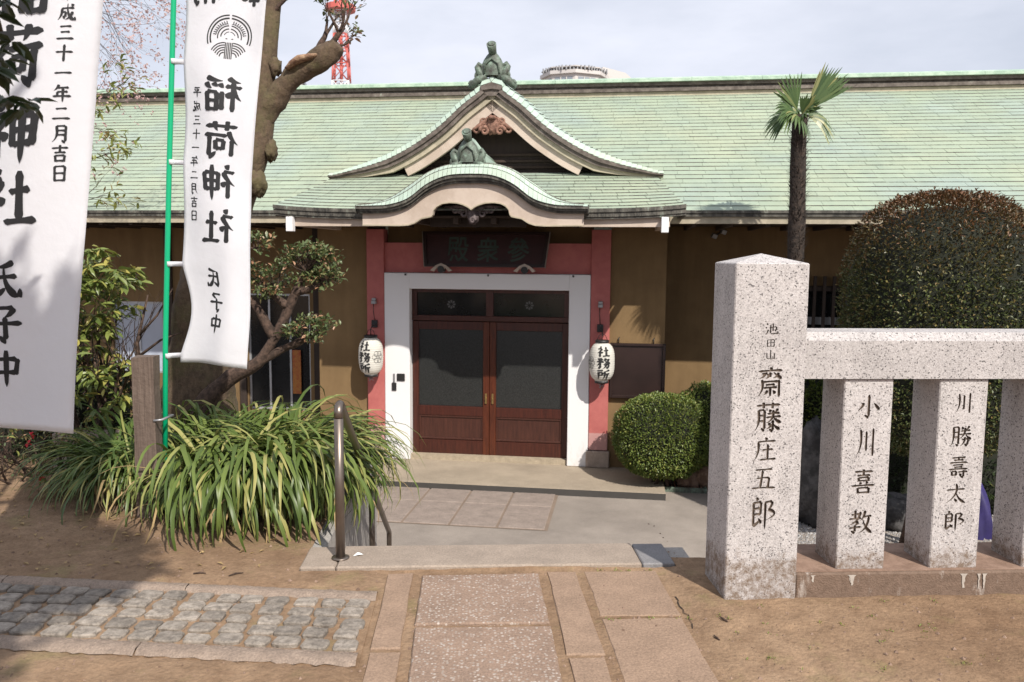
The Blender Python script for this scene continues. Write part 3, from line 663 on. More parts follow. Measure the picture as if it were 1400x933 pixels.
# doors
def door(u0, u1, hinge):
    z0, z1 = .15, 1.97; st_ = .085; mb = MB(); w0, w1 = .085, .135
    inner = (u0, u0+st_) if hinge > 0 else (u1-st_, u1)
    outer = (u1-st_, u1) if hinge > 0 else (u0, u0+st_)
    mb.bbox(*outer, w0, w1, z0, z1, .004); mb.bbox(u0+st_, u1-st_, w0, w1, z0, .34, .004); mb.bbox(u0+st_, u1-st_, w0, w1, .68, .81, .004); mb.bbox(u0+st_, u1-st_, w0, w1, 1.86, z1, .004)
    d = P(mb, 'door', 'door_wood')
    P(MB().bbox(*inner, w0-.004, w1, z0, z1, .004), 'door_stile', 'door_amber', d)
    P(MB().box(u0+st_, u1-st_, .105, .125, .345, .675), 'door_panel', 'door_panel_wood', d)
    m2 = MB()
    for (a, b, c, e) in ((u0+st_, u1-st_, .345, .375), (u0+st_, u1-st_, .65, .678), (u0+st_, u0+st_+.025, .375, .65), (u1-st_-.025, u1-st_, .375, .65)): m2.bbox(a, b, .09, .106, c, e, .006)
    P(m2, 'moulding', 'door_panel_wood', d)
    P(MB().box(u0+st_, u1-st_, .11, .118, .812, 1.858), 'glass_pane', 'frosted_glass', d)
    hx = (inner[0]+inner[1])/2
    P(MB().bbox(hx-.014, hx+.014, .062, .082, .86, 1.0, .004).tube([(hx, .05, .93), (hx, .081, .93)], .012), 'handle', 'brass', d)
door(-1.065, -.003, -1); door(.003, 1.065, 1)
tr = P(MB().bbox(-1.069, 1.069, .07, .14, 1.98, 2.05, .005).box(-1.069, 1.069, .075, .14, 2.36, 2.408).box(-1.069, -1.0, .075, .14, 2.051, 2.359).box(1.0, 1.069, .075, .14, 2.051, 2.359).box(-.05, .05, .075, .14, 2.051, 2.359), 'transom', 'door_wood')
for s in (-1, 1):
    a, b = sorted((s*.052, s*.998)); P(MB().box(a, b, .105, .115, 2.052, 2.358), 'glass_pane', 'dark_glass', tr)
    fl = MB(); cx, cz = s*.53-.0, 2.2
    for k in range(8):
        a = 2*pi*k/8
        fl.add([(cx+cos(a+t)*r, .1035, cz+sin(a+t)*r) for r, t in ((.018, -.1), (.05, -.3), (.062, 0), (.05, .3), (.018, .1))], [(0, 1, 2, 3, 4)])
    P(fl, 'crest', 'grey_ink', tr)
P(MB().box(-1.075, 1.075, .142, .16, .12, 2.415), 'dark_interior', 'bush_core')
# intercom plates
for u, z, a, b, m in ((-1.19, 1.21, .055, .05, 'black_metal'), (-1.285, 1.08, .032, .055, 'black_metal'), (-1.285, 1.20, .012, .06, 'grey_metal')):
    P(MB().bbox(u-a, u+a, -.072, -.056, z-b, z+b, .005), 'intercom_panel', m, dfm)

# windows on the recessed walls
def window(u0, u1, z0, z1, nx, nz, w, glass, fm='aluminium', t=.03):
    mb = MB(); mb.box(u0, u0+t, w, w+.05, z0, z1).box(u1-t, u1, w, w+.05, z0, z1).box(u0+t, u1-t, w, w+.05, z0, z0+t).box(u0+t, u1-t, w, w+.05, z1-t, z1)
    for i in range(1, nx): x = lerp(u0, u1, i/nx); mb.box(x-t*.5, x+t*.5, w+.004, w+.044, z0+t, z1-t)
    for i in range(1, nz): z = lerp(z0, z1, i/nz); mb.box(u0+t, u1-t, w+.010, w+.04, z-t*.4, z+t*.4)
    wf = P(mb, 'window', fm)
    for i in range(nx):
        a, b = lerp(u0, u1, i/nx), lerp(u0, u1, (i+1)/nx); P(MB().box(a+.001, b-.001, w+.02, w+.026, z0+.01, z1-.01), 'pane', glass, wf)
    return wf
window(-5.9, -5.08, 1.05, 2.13, 2, 1, .74, 'curtain_glass')
wn = window(-3.74, -2.77, .55, 2.28, 3, 1, .74, 'dark_glass')
P(MB().box(-3.06, -2.93, .72, .735, .8, 1.45), 'orange_poster', 'orange_poster', wn)
wn = window(3.75, 9.3, .68, 2.49, 6, 1, .76, 'dark_glass', 'dark_wood')
P(MB().box(3.76, 9.29, .73, .75, 1.97, 2.07), 'rail', 'grey_metal', wn)
lat = MB()
for i in range(45): P(MB().box(3.77+i*.123, 3.81+i*.123, .62, .65, .72, 2.62), 'lattice_bar', 'dark_wood', wn)
P(MB().box(3.7, 9.35, .651, .67, 2.42, 2.48).box(3.7, 9.35, .651, .67, .83, .89), 'lattice_rail', 'dark_wood', wn)

# ---- roof
def zmain(w): t = (w+.9)/4.5; return 3.395+.482*(w+.9)-.035*sin(pi*min(1, max(0, t)))
def shingle(mb, p00, p10, p11, p01, lift=.013, up=Vector((0, 0, 1)), m1='copper', m2='copper_stain_shade'):
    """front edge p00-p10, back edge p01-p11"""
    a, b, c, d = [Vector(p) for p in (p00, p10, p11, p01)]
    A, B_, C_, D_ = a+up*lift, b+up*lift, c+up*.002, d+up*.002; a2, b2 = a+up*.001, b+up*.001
    mb.add([A, B_, C_, D_], [(0, 1, 2, 3)], m1); mb.add([a2, b2, B_, A], [(0, 1, 2, 3)], m2)  # dark front lip: the shadow under each row put into colour, with grime
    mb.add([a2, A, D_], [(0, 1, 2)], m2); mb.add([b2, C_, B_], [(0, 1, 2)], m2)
UL, UR = -11.9, 12.9
deck = MB()
ws = [-.9+.45*i for i in range(11)]
v = []
for w in ws:
    v += [(UL, w, zmain(w)-.001), (UR, w, zmain(w)-.001)]
deck.add(v, [(2*i, 2*i+1, 2*i+3, 2*i+2) for i in range(10)], 'copper_stain_shade')
deck.add([(UL, 3.6, zmain(3.6)), (UR, 3.6, zmain(3.6)), (UR, 9.1, 3.2), (UL, 9.1, 3.2)], [(0, 1, 2, 3)], 'copper')
deck.box(UL, UR, -.88, -.80, 3.29, 3.305, 'copper_stain_shade')
roof = P(deck, 'roof')
sh = MB(); rn = random.Random(3); dw = .1425; R_ = int(4.5/dw)+1
for i in range(R_):
    w0 = -.92+i*dw; w1 = min(w0+dw+.004, 3.62); x = UL-rn.random()*.3
    while x < UR:
        l = .34*rn.uniform(.93, 1.07); a, b = max(x, UL), min(x+l-.003, UR); x += l
        if b-a < .03: continue
        if -1.2 < a and b < 1.3 and w0 < .6: continue
        k = rn.uniform(-.002, .003)
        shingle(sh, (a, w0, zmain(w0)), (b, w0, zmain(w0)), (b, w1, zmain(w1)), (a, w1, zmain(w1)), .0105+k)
P(sh, 'roof_shingles', None, roof, kind='stuff')
# eave edge, soffit and boards
rn = random.Random(8)
for a, b in ((UL, -2.3), (2.37, UR)):
    x = a; ev = MB()
    while x < b:
        l = min(rn.uniform(.5, .9), b-x); k = rn.uniform(0, .004)
        ev.box(x+.002, x+l-.002, -.935-k, -.90, 3.365, 3.398); ev.box(x+.002, x+l-.002, -.92-k, -.90, 3.325, 3.363); x += l
    P(ev, 'eave_edge', 'copper_stain_shade', roof)
for a, b in ((UL, -2.2), (2.26, UR)): P(MB().box(a, b, -.895, -.84, 3.245, 3.324), 'eave_board', 'beige_mould', roof)
for a, b in ((UL, -2.2), (2.26, UR)): P(MB().box(a, b, -.839, .72, 3.27, 3.29), 'soffit', 'soffit_wood', roof)
for i in range(60):
    u = UL+.2+i*.42
    if -2.4 < u < 2.4: continue
    P(MB().box(u-.025, u+.025, -.835, .698, 3.215, 3.268), 'rafter', 'soffit_wood', roof)
# ridge
rg = MB(); w = 3.7
rg.box(UL, UR, w-.16, w+.16, 5.52, 5.60, 'beige_mould'); rg.box(UL, UR, w-.20, w+.2, 5.605, 5.66, 'copper_brown'); rg.box(UL, UR, w-.15, w+.15, 5.662, 5.70, 'copper_stain_shade')
rg.box(UL, UR, w-.19, w+.19, 5.702, 5.755, 'copper_brown')
for i in range(22):
    a = UL+i*1.13; rg.box(a, min(a+1.125, UR), w-.24, w+.24, 5.757, 5.80, 'copper_cap'); rg.prism([(w-.24, 5.801), (w+.24, 5.801), (w+.1, 5.85), (w-.1, 5.85)], a, min(a+1.125, UR), 'x', 'copper_cap')
P(rg, 'ridge', None, roof)

# ---- porch roof
UC = .07
def pedge(w): return 2.36-.30*(w+1.5)/1.25
def zp(u, w): return 3.372+(w+1.5)*.405+.05*abs((u-UC)/2.36)**5*max(0, 1-(w+1.5)/1.0)
pr = MB(); v = []; f = []; nu = 24; nw = 8
for j in range(nw+1):
    w = lerp(-1.5, -.15, j/nw)
    for i in range(nu+1): u = UC+lerp(-pedge(w), pedge(w), i/nu); v.append((u, w, zp(u, w)-.002))
f = [(j*(nu+1)+i, j*(nu+1)+i+1, (j+1)*(nu+1)+i+1, (j+1)*(nu+1)+i) for j in range(nw) for i in range(nu)]
pr.add(v, f, 'copper_stain_shade')
for s in (-1, 1):                                    # flared sides running down onto the main roof
    v = []; n = 12
    for j in range(n+1):
        w = lerp(-1.5, -.15, j/n); u = UC+s*pedge(w); e = UC+s*(pedge(w)+.16*j/n+.01); zb = max(zmain(w), 3.33) if w > -.9 else 3.33
        if w <= -.9: e = u
        v += [(u, w, zp(u, w)-.001), (e, w, min(zb, zp(u, w))-.001)]
    pr.add(v, [(2*j, 2*j+1, 2*j+3, 2*j+2)[::s] for j in range(n)], 'copper')
proof = P(pr, 'porch_roof')
sh = MB(); rn = random.Random(4); dw = .112
for i in range(12):
    w0 = -1.53+i*dw; w1 = w0+dw+.003; x = UC-pedge(w0)-rn.random()*.02; xe = UC+pedge(w0)
    while x < xe:
        l = .33*rn.uniform(.93, 1.07); a, b = x, min(x+l-.005, xe); x += l
        if b-a < .02: continue
        s0 = (pedge(w1)/pedge(w0))
        q = lambda u: UC+(u-UC)*s0
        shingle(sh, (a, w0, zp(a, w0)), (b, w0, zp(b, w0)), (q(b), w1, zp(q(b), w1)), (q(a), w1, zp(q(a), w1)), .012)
P(sh, 'roof_shingles', None, proof, kind='stuff')
for s in (-1, 1):
    n = 14; pe = MB()
    for j in range(n):
        u0, u1 = sorted((UC+s*lerp(1.25, 2.37, j/n), UC+s*lerp(1.25, 2.37, (j+1)/n)))
        z0, z1 = zp(u0, -1.5), zp(u1, -1.5)
        for dz0, dz1, wo_ in ((-.035, .008, -1.55), (-.085, -.037, -1.535), (-.11, -.087, -1.52)):
            pe.add([(u0+.001, wo_, z0+dz0), (u1-.001, wo_, z1+dz0), (u1-.001, wo_, z1+dz1), (u0+.001, wo_, z0+dz1), (u0+.001, -1.48, z0+dz0), (u1-.001, -1.48, z1+dz0), (u1-.001, -1.48, z1+dz1), (u0+.001, -1.48, z0+dz1)], [(0, 1, 2, 3), (0, 4, 5, 1), (3, 2, 6, 7), (0, 3, 7, 4), (1, 5, 6, 2)])
    a, b = sorted((UC+s*2.31, UC+s*2.368)); pe.box(a, b, -1.48, -.85, 3.30, 3.395)
    P(pe, 'eave_edge', 'copper_stain_shade', proof)
for q in ((-2.14, -1.13, -1.47, -1.38), (1.27, 2.27, -1.47, -1.38), (-2.10, -2.02, -1.379, .0), (2.15, 2.23, -1.379, .0)): P(MB().box(*q, 3.185, 3.285), 'porch_beam', 'beige_paint', proof)
for u in (-2.1, 2.215): P(MB().bbox(u-.04, u+.04, -1.56, -1.471, 3.12, 3.29, .005), 'bracket_end', 'white_paint', proof)
P(MB().box(-2.02, 2.15, -1.379, .0, 3.29, 3.31), 'soffit', 'soffit_wood', proof)
for i in range(10): P(MB().box(-1.95+i*.44, -1.89+i*.44, -1.37, -.01, 3.22, 3.288), 'rafter', 'soffit_wood', proof)

# ---- karahafu (undulating gable over the door)
kx = [0, .26, .48, .70, .93, 1.12, 1.31]; kt = [3.885, 3.872, 3.800, 3.655, 3.505, 3.442, 3.424]; kb = [3.655, 3.640, 3.555, 3.400, 3.332, 3.322, 3.322]
def smooth(xs_, ys_, x):
    x = abs(x); n = len(xs_)
    if x >= xs_[-1]: return ys_[-1]
    for i in range(n-1):
        if x <= xs_[i+1]:
            h = xs_[i+1]-xs_[i]; t = (x-xs_[i])/h
            y0 = ys_[i-1] if i else ys_[1]; x0 = xs_[i-1] if i else -xs_[1]
            y3 = ys_[i+2] if i+2 < n else ys_[i+1]; x3 = xs_[i+2] if i+2 < n else xs_[i+1]+h
            m1 = (ys_[i+1]-y0)/(xs_[i+1]-x0)*h; m2 = (y3-ys_[i])/(x3-xs_[i])*h
            return (2*t**3-3*t*t+1)*ys_[i]+(t**3-2*t*t+t)*m1+(-2*t**3+3*t*t)*ys_[i+1]+(t**3-t*t)*m2
KT = lambda u: smooth(kx, kt, u-UC); KB = lambda u: smooth(kx, kb, u-UC)
def KM(u): return KB(u)+.075+.02*(1-min(1, abs(u-UC)/1.31))      # lower rim of the copper tiles
kar = MB(); n = 52; us = [UC+lerp(-1.31, 1.31, i/n) for i in range(n+1)]
prof = []      # barrel: front lip then back into the porch roof
for u in us:
    we = -1.5+(KT(u)-3.372)/.405; we = max(we, -1.45)+.02
    prof.append([(u, -1.72, KM(u)), (u, -1.69, lerp(KM(u), KT(u), .55)), (u, -1.63, lerp(KM(u), KT(u), .88)), (u, -1.54, KT(u)), (u, we, KT(u))])
v = [p for c in prof for p in c]; m = 5
kar.add(v, [(i*m+k, (i+1)*m+k, (i+1)*m+k+1, i*m+k+1) for i in range(n) for k in range(m-1)], 'copper_mint', True)
kroof = P(kar, 'curved_gable', label='undulating copper canopy over the entrance')
sh = MB(); rn = random.Random(6)
for i in range(n-1):
    a, b = i, i+1
    rows = [(0, 1), (1, 2), (2, 3)]
    for r0_, r1_ in rows:
        A, B_, C_, D_ = [Vector(p) for p in (prof[a][r0_], prof[b][r0_], prof[b][r1_], prof[a][r1_])]
        nm = (B_-A).cross(D_-A).normalized(); g_ = (B_-A)*.04
        sh.add([A+g_+nm*.010, B_-g_+nm*.010, C_-g_+nm*.004, D_+g_+nm*.004], [(0, 1, 2, 3)], 'copper_mint'); sh.add([A+g_, B_-g_, B_-g_+nm*.010, A+g_+nm*.010], [(0, 1, 2, 3)], 'copper_brown')
        sh.add([B_-g_, C_-g_, C_-g_+nm*.004, B_-g_+nm*.010], [(0, 1, 2, 3)], 'copper_brown')
    w_a = -1.54; wa_end = prof[a][4][1]; k = 0
    while w_a < wa_end-.02:
        w_b = min(w_a+.12, wa_end)
        A, B_, C_, D_ = (us[a]+.003, w_a, KT(us[a])), (us[b]-.003, w_a, KT(us[b])), (us[b]-.003, w_b, KT(us[b])), (us[a]+.003, w_b, KT(us[a]))
        shingle(sh, A, B_, C_, D_, .010, m1='copper_mint', m2='copper_brown'); w_a = w_b
P(sh, 'roof_shingles', None, kroof, kind='stuff')
ke = MB()
for i in range(n):
    a, b = us[i], us[i+1]
    for f0, f1, w0 in ((.62, 1.0, -1.715), (.3, .6, -1.69), (.0, .28, -1.66)):
        za0, za1 = lerp(KB(a), KM(a), f0), lerp(KB(a), KM(a), f1); zb0, zb1 = lerp(KB(b), KM(b), f0), lerp(KB(b), KM(b), f1)
        ke.add([(a, w0, za0), (b, w0, zb0), (b, w0, zb1), (a, w0, za1), (a, -1.5, za0), (b, -1.5, zb0), (b, -1.5, zb1), (a, -1.5, za1)], [(0, 1, 2, 3), (0, 4, 5, 1), (3, 2, 6, 7)])
ke.box(us[0]-.004, us[0], -1.715, -1.5, KB(us[0]), KM(us[0])+.02); ke.box(us[-1], us[-1]+.004, -1.715, -1.5, KB(us[-1]), KM(us[-1])+.02)
P(ke, 'gable_edge', 'copper_stain_shade', kroof)
lowh = [(1.26, 3.186), (1.0, 3.183), (.82, 3.182), (.72, 3.190), (.65, 3.212), (.57, 3.262), (.50, 3.275), (.455, 3.285), (.435, 3.31), (.425, 3.36), (.39, 3.40), (.33, 3.43), (.25, 3.44), (.16, 3.434), (.09, 3.415), (.04, 3.392), (0, 3.362)]
half = lowh
for s in (-1, 1):
    top = [(x, KB(UC+x)+.002) for x, z in half]
    b1 = MB(); k = len(half)
    v = [(UC+s*x, -1.62, z) for x, z in half]+[(UC+s*x, -1.62, z) for x, z in top]+[(UC+s*x, -1.56, z) for x, z in half]+[(UC+s*x, -1.56, z) for x, z in top]
    f = []
    for i in range(k-1): f += [(i, i+1, k+i+1, k+i), (2*k+i, 3*k+i, 3*k+i+1, 2*k+i+1), (i, 2*k+i, 2*k+i+1, i+1)]
    f += [(0, k, 3*k, 2*k)]
    b1.add(v, f); P(b1, 'bargeboard', 'beige_paint', kroof)
    b2 = MB(); v = []
    for x, z in half: v += [(UC+s*x, -1.63, z-.001), (UC+s*x, -1.63, z+.014), (UC+s*x, -1.618, z-.001), (UC+s*x, -1.618, z+.014)]
    f = []
    for i in range(k-1): f += [(4*i, 4*i+4, 4*i+5, 4*i+1), (4*i+1, 4*i+5, 4*i+7, 4*i+3), (4*i, 4*i+2, 4*i+6, 4*i+4)]
    b2.add(v, f); P(b2, 'moulding', 'beige_mould', kroof)
P(MB().box(-.50, .64, -1.2, -1.15, 3.19, 3.50), 'inner_board', 'dark_wood', kroof)
# carved pendant under the curved gable
def scroll(mb, cx, w, cz, r, s, mt, turns=1.4, th_=.02, n=22):
    pts = []; rr = []
    for i in range(n+1):
        t = i/n; a = turns*2*pi*t; q = r*(1-t*.85); pts.append((cx+s*q*cos(a), w, cz+q*sin(a))); rr.append(th_*(1-.5*t))
    mb.tube(pts, rr, 7, mt)
pd = MB(); w = -1.5
pd.blob((UC, w, 3.30), (.07, .04, .09), .3, 4, 16, 10)
for s in (-1, 1):
    scroll(pd, UC+s*.11, w, 3.33, .055, s, None); scroll(pd, UC+s*.21, w, 3.37, .05, s, None); pd.tube([(UC, w, 3.36), (UC+s*.15, w, 3.41), (UC+s*.33, w, 3.40)], [.03, .025, .012], 7)
scroll(pd, UC, w-.03, 3.25, .035, 1, None)
P(pd, 'carved_pendant', 'dark_carving', kroof)

# ---- main triangular gable
GC = .09
gx = [0, .22, .45, .62, .80, 1.14, 1.58, 1.85, 2.14]; gz = [5.13, 4.96, 4.79, 4.635, 4.49, 4.275, 4.075, 3.975, 3.885]
GT = lambda u: smooth(gx, gz, u-GC) if abs(u-GC) > .12 else 5.13-.80*abs(u-GC)
def goff(d, off):      # offset the roof curve downwards, square to it
    e = .01; sl_ = (GT(GC+d+e)-GT(GC+max(0, d-e)))/(e+min(d, e)); l = sqrt(1+sl_*sl_)
    return (d-off*(-sl_)/l*1.0, GT(GC+d)-off/l)
n = 34; ds = [2.14*i/n for i in range(n+1)]
def gcurve(off, taper=True):
    out = []
    for d in ds:
        o = off*(1 if d < 1.4 or not taper else lerp(1, .22, (d-1.4)/.74))
        x, z = goff(d, o)
        if x < 0: # clip at the centre line
            out.append(None)
        else: out.append((x, z))
    k = max([i for i, p in enumerate(out) if p is None], default=-1)+1
    if k > 0:
        p, q = out[k], out[k+1]; sl_ = (q[1]-p[1])/(q[0]-p[0]); z0 = p[1]-sl_*p[0]
        for i in range(k): out[i] = (0, z0)
    elif out[0][0] > 0: out[0] = (0, out[0][1])
    return out
c0, c1, c2, c3, c4 = [gcurve(o) for o in (0, .10, .20, .265, .385)]
c1[0] = (0, c1[0][1])
gt = MB(); tiles = MB(); edge = MB(); mould = MB(); board = MB()
for s in (-1, 1):
    F = lambda c, w: (GC+s*c[0], w, c[1])
    fl = (lambda f: f) if s > 0 else (lambda f: f[::-1])
    for i in range(n):
        z0 = GT(GC+ds[i]); z1 = GT(GC+ds[i+1])
        wb = lambda z: -.9+(z-3.395)/.482+.12
        A, B_ = Vector(F(c1[i], -.42)), Vector(F(c1[i+1], -.42)); A1, B1 = Vector((GC+s*ds[i], -.18, z0)), Vector((GC+s*ds[i+1], -.18, z1))
        Am, Bm = (A+A1)/2+Vector((0, -.05, .025)), (B_+B1)/2+Vector((0, -.05, .025))
        Ae, Be = Vector((GC+s*ds[i], max(wb(z0), -.1), z0)), Vector((GC+s*ds[i+1], max(wb(z1), -.1), z1))
        for q in ((A, B_, Bm, Am), (Am, Bm, B1, A1), (A1, B1, Be, Ae)): gt.add(list(q), [fl((0, 1, 2, 3))], 'copper_mint')
        # tiles: every second segment pair forms one course
        for q in ((A, B_, Bm, Am), (Am, Bm, B1, A1)):
            nm = (q[1]-q[0]).cross(q[3]-q[0]).normalized()*s; g_ = (q[1]-q[0])*.05
            lo, hi = .012, .003
            tiles.add([q[0]+g_+nm*hi, q[1]-g_+nm*lo, q[2]-g_+nm*lo, q[3]+g_+nm*hi], [fl((0, 1, 2, 3))], 'copper_mint'); tiles.add([q[1]-g_, q[2]-g_, q[2]-g_+nm*lo, q[1]-g_+nm*lo], [fl((0, 1, 2, 3))], 'copper_brown')
        we = Ae.y; x = -.18
        while x < we-.03:
            y = min(x+.3, we)
            q = [Vector((GC+s*ds[i], x+.004, z0)), Vector((GC+s*ds[i+1], x+.004, z1)), Vector((GC+s*ds[i+1], y, z1)), Vector((GC+s*ds[i], y, z0))]
            nm = Vector((0, 0, 1)); tiles.add([q[0]+nm*.003, q[1]+nm*.012, q[2]+nm*.012, q[3]+nm*.003], [fl((0, 1, 2, 3))], 'copper_mint'); tiles.add([q[1], q[2], q[2]+nm*.012, q[1]+nm*.012], [fl((0, 1, 2, 3))], 'copper_brown'); x = y
        for mbx, ca, cb_, wf_, wk in ((edge, [lerp_ for lerp_ in c1], c2, -.425, -.2),):
            h = .5; mid = [((p[0]+q[0])/2, (p[1]+q[1])/2) for p, q in ((ca[i], cb_[i]), (ca[i+1], cb_[i+1]))]
            edge.add([F(mid[0], -.43), F(mid[1], -.43), F(ca[i+1], -.43), F(ca[i], -.43), F(mid[0], -.405), F(mid[1], -.405), F(cb_[i+1], -.405), F(cb_[i], -.405), F(cb_[i+1], -.2), F(cb_[i], -.2)], [fl((0, 1, 2, 3)), fl((4, 5, 1, 0)), fl((7, 6, 5, 4)), fl((9, 8, 6, 7))])
        mould.add([F(c3[i], -.37), F(c3[i+1], -.37), F(c2[i+1], -.37), F(c2[i], -.37), F(c3[i], -.3), F(c3[i+1], -.3)], [fl((0, 1, 2, 3)), fl((4, 5, 1, 0))])
        if c4[i+1][1] > 3.86 and ds[i] < 1.75:
            board.add([F(c4[i], -.33), F(c4[i+1], -.33), F(c3[i+1], -.33), F(c3[i], -.33), F(c4[i], -.27), F(c4[i+1], -.27)], [fl((0, 1, 2, 3)), fl((4, 5, 1, 0))])
groof = P(gt, 'gable_roof'); P(tiles, 'roof_shingles', None, groof, kind='stuff')
P(edge, 'gable_edge', 'copper_brown', groof); P(mould, 'moulding', 'beige_mould', groof); P(board, 'bargeboard', 'beige_paint', groof)
P(MB().prism([(GC-1.7, 3.86), (GC+1.7, 3.86), (GC, 4.85)], -.02, .0, 'y').box(GC-1.2, GC+1.2, -.06, -.021, 3.88, 3.93), 'gable_wall', 'dark_wood', groof)
for z in (3.98, 4.06, 4.14): P(MB().box(GC-(4.75-z)*1.3, GC+(4.75-z)*1.3, -.055, -.021, z, z+.03), 'slat', 'soffit_wood', groof)
P(MB().tube([(GC, -.30, 5.10), (GC, 2.8, 5.10)], .05, 10), 'gable_ridge', 'copper_cap', groof)
# carved pendant in the gable peak
pd = MB(); w = -.31
pd.blob((GC, w, 4.50), (.10, .05, .12), .35, 4, 16, 10); pd.tube([(GC, w-.05, 4.60), (GC, w-.05, 4.56)], .05, 8)
for s in (-1, 1):
    scroll(pd, GC+s*.10, w-.02, 4.42, .06, s, None, th_=.026); scroll(pd, GC+s*.21, w, 4.44, .065, s, None, th_=.022); scroll(pd, GC+s*.12, w-.01, 4.53, .05, -s, None, th_=.02)
    pd.tube([(GC+s*.05, w, 4.58), (GC+s*.2, w, 4.47), (GC+s*.36, w, 4.40)], [.03, .028, .01], 7)
P(pd, 'carved_pendant', 'rust_carving', groof)

# ---- ridge-end ornaments
def ornament(name, c, w, z0, k, lean=.0, par=None):
    mb = MB()
    # robed body: a flattened bell
    pts = []
    for r, z in ((.15, 0), (.152, .05), (.135, .12), (.105, .19), (.07, .24), (.04, .27), (.0, .285)): pts.append((r*k, z*k))
    o0 = len(mb.v); mb.lathe(pts, (0, 0, 0), 18)
    for i in range(o0, len(mb.v)): x, y, z = mb.v[i]; mb.v[i] = (c+x, w+y*.45, z0+z)
    # inner arch groove
    mb.tube([(c-.09*k, w-.062*k, z0+.02*k), (c-.075*k, w-.066*k, z0+.13*k), (c, w-.066*k, z0+.19*k), (c+.075*k, w-.066*k, z0+.13*k), (c+.09*k, w-.062*k, z0+.02*k)], .011*k, 6)
    # upturned round tile end
    mb.tube([(c, w+.06*k, z0+.22*k), (c, w-.03*k, z0+.29*k), (c, w-.10*k, z0+.345*k)], [.045*k, .05*k, .058*k], 14)
    mb.tube([(c, w-.100*k, z0+.345*k), (c, w-.113*k, z0+.353*k)], [.044*k, .03*k], 12)
    for s in (-.78, .78):
        scroll(mb, c+s*.19*k, w-.01, z0+.09*k, .05*k, s, None, th_=.022*k); scroll(mb, c+s*.215*k, w-.01, z0+.0*k, .055*k, -s, None, th_=.024*k)
        scroll(mb, c+s*.31*k, w-.01, z0-.09*k, .04*k, s, None, th_=.02*k)
        mb.tube([(c+s*.10*k, w, z0-.02), (c+s*.20*k, w, z0+.04*k), (c+s*.235*k, w, z0+.11*k), (c+s*.20*k, w, z0+.16*k)], [.05*k, .05*k, .035*k, .02*k], 8)
        mb.tube([(c+s*.10*k, w, z0+.01), (c+s*.24*k, w, z0-.05*k), (c+s*.36*k, w, z0-.13*k)], [.06*k, .05*k, .03*k], 8)
    return P(mb, name, 'copper_sculpt', par)
ornament('ridge_ornament', GC, -.33, 5.09, 1.06, par=groof)
ornament('ridge_ornament', .03, -1.60, 3.885, .95, par=kroof)
P(MB().tube([(.05, -1.5, 4.12), (.06, -.9, 4.05), (.07, -.3, 4.03)], [.05, .05, .05], 10).box(-.02, .14, -1.45, -.3, 3.86, 4.02), 'canopy_ridge', 'copper_mint', kroof)
# ================================================================== THINGS ON THE BUILDING
def lantern(u, w, z, rot, label, crest_side):
    t = empty('paper_lantern', b2w(u, w, z), -BA+rot, label=label, cat='lantern', group='paper lanterns on the entrance pillars')
    n = 60; prof = []
    for i in range(n+1):
        q = i/n; zz = -.245+.49*q; a = abs(2*q-1); r = .162*(1-a**3.2)**.5*.72+.162*.28 if a < 1 else .162*.28
        r = max(r, .085); prof.append((r+.0022*sin(q*2*pi*17), zz))
    b = MB(); b.lathe(prof, n=40); b.build('paper_shade', 'lantern_paper', t)
    mb = MB(); mb.lathe([(0, .245), (.088, .245), (.088, .278), (.07, .28), (.07, .279), (0, .279)], n=28); mb.build('cap', 'black_metal', t)
    mb = MB(); mb.lathe([(0, -.245), (.088, -.245), (.088, -.275), (.0, -.275)], n=28); mb.build('cap', 'black_metal', t)
    R = lambda z: interp([p[1] for p in prof], [p[0] for p in prof], z)+.0035
    def fn(a, bz, j): r = R(bz)+.0004*(j % 3); th = a/.162; return (r*sin(th), -r*cos(th), bz)
    for k, ch in enumerate('社務所'):
        ink = MB(); glyph_into(ink, ch, 0, .145-.148*k, .185, .142, .17, fn, 'lantern_ink'); ink.build('character', 'lantern_ink', t)
    cr_ = MB()
    for k in range(6):
        a = 2*pi*k/6; ca, sa = .045*cos(a), .045*sin(a); pts = []
        for j in range(13):
            q = 2*pi*j/12; aa = crest_side*.19+ca+.032*cos(q); bb = -.0+sa*1.1+.034*sin(q); r = R(bb)+.001; th = aa/.162; pts.append((r*sin(th), -r*cos(th), bb))
        cr_.tube(pts, .0022, 4)
    cr_.build('crest', 'grey_ink', t)
    mb = MB(); mb.tube([(0, 0, .28), (0, .0, .36), (.0, .04, .40), (0, .14, .405)], .006, 6); mb.tube([(-.07, 0, .27), (-.04, 0, .34), (0, 0, .36), (.04, 0, .34), (.07, 0, .27)], .004, 5); mb.build('hanger', 'black_metal', t)
    mb = MB(); mb.tube([(-.05, 0, -.275), (-.02, -.01, -.305), (.02, .01, -.30), (.05, 0, -.275)], .005, 5); mb.tube([(0, 0, -.29), (-.02, -.01, -.34)], .008, 5); mb.tube([(0, 0, -.29), (.03, .0, -.33)], .006, 5); mb.build('tassel', 'grey_metal', t)
    return t
lantern(-1.55, -.24, 1.515, radians(-16), 'white paper lantern on the pink pillar left of the doors', 1)
lantern(1.515, -.24, 1.515, radians(10), 'white paper lantern on the pink pillar beside the brown notice board', -1)
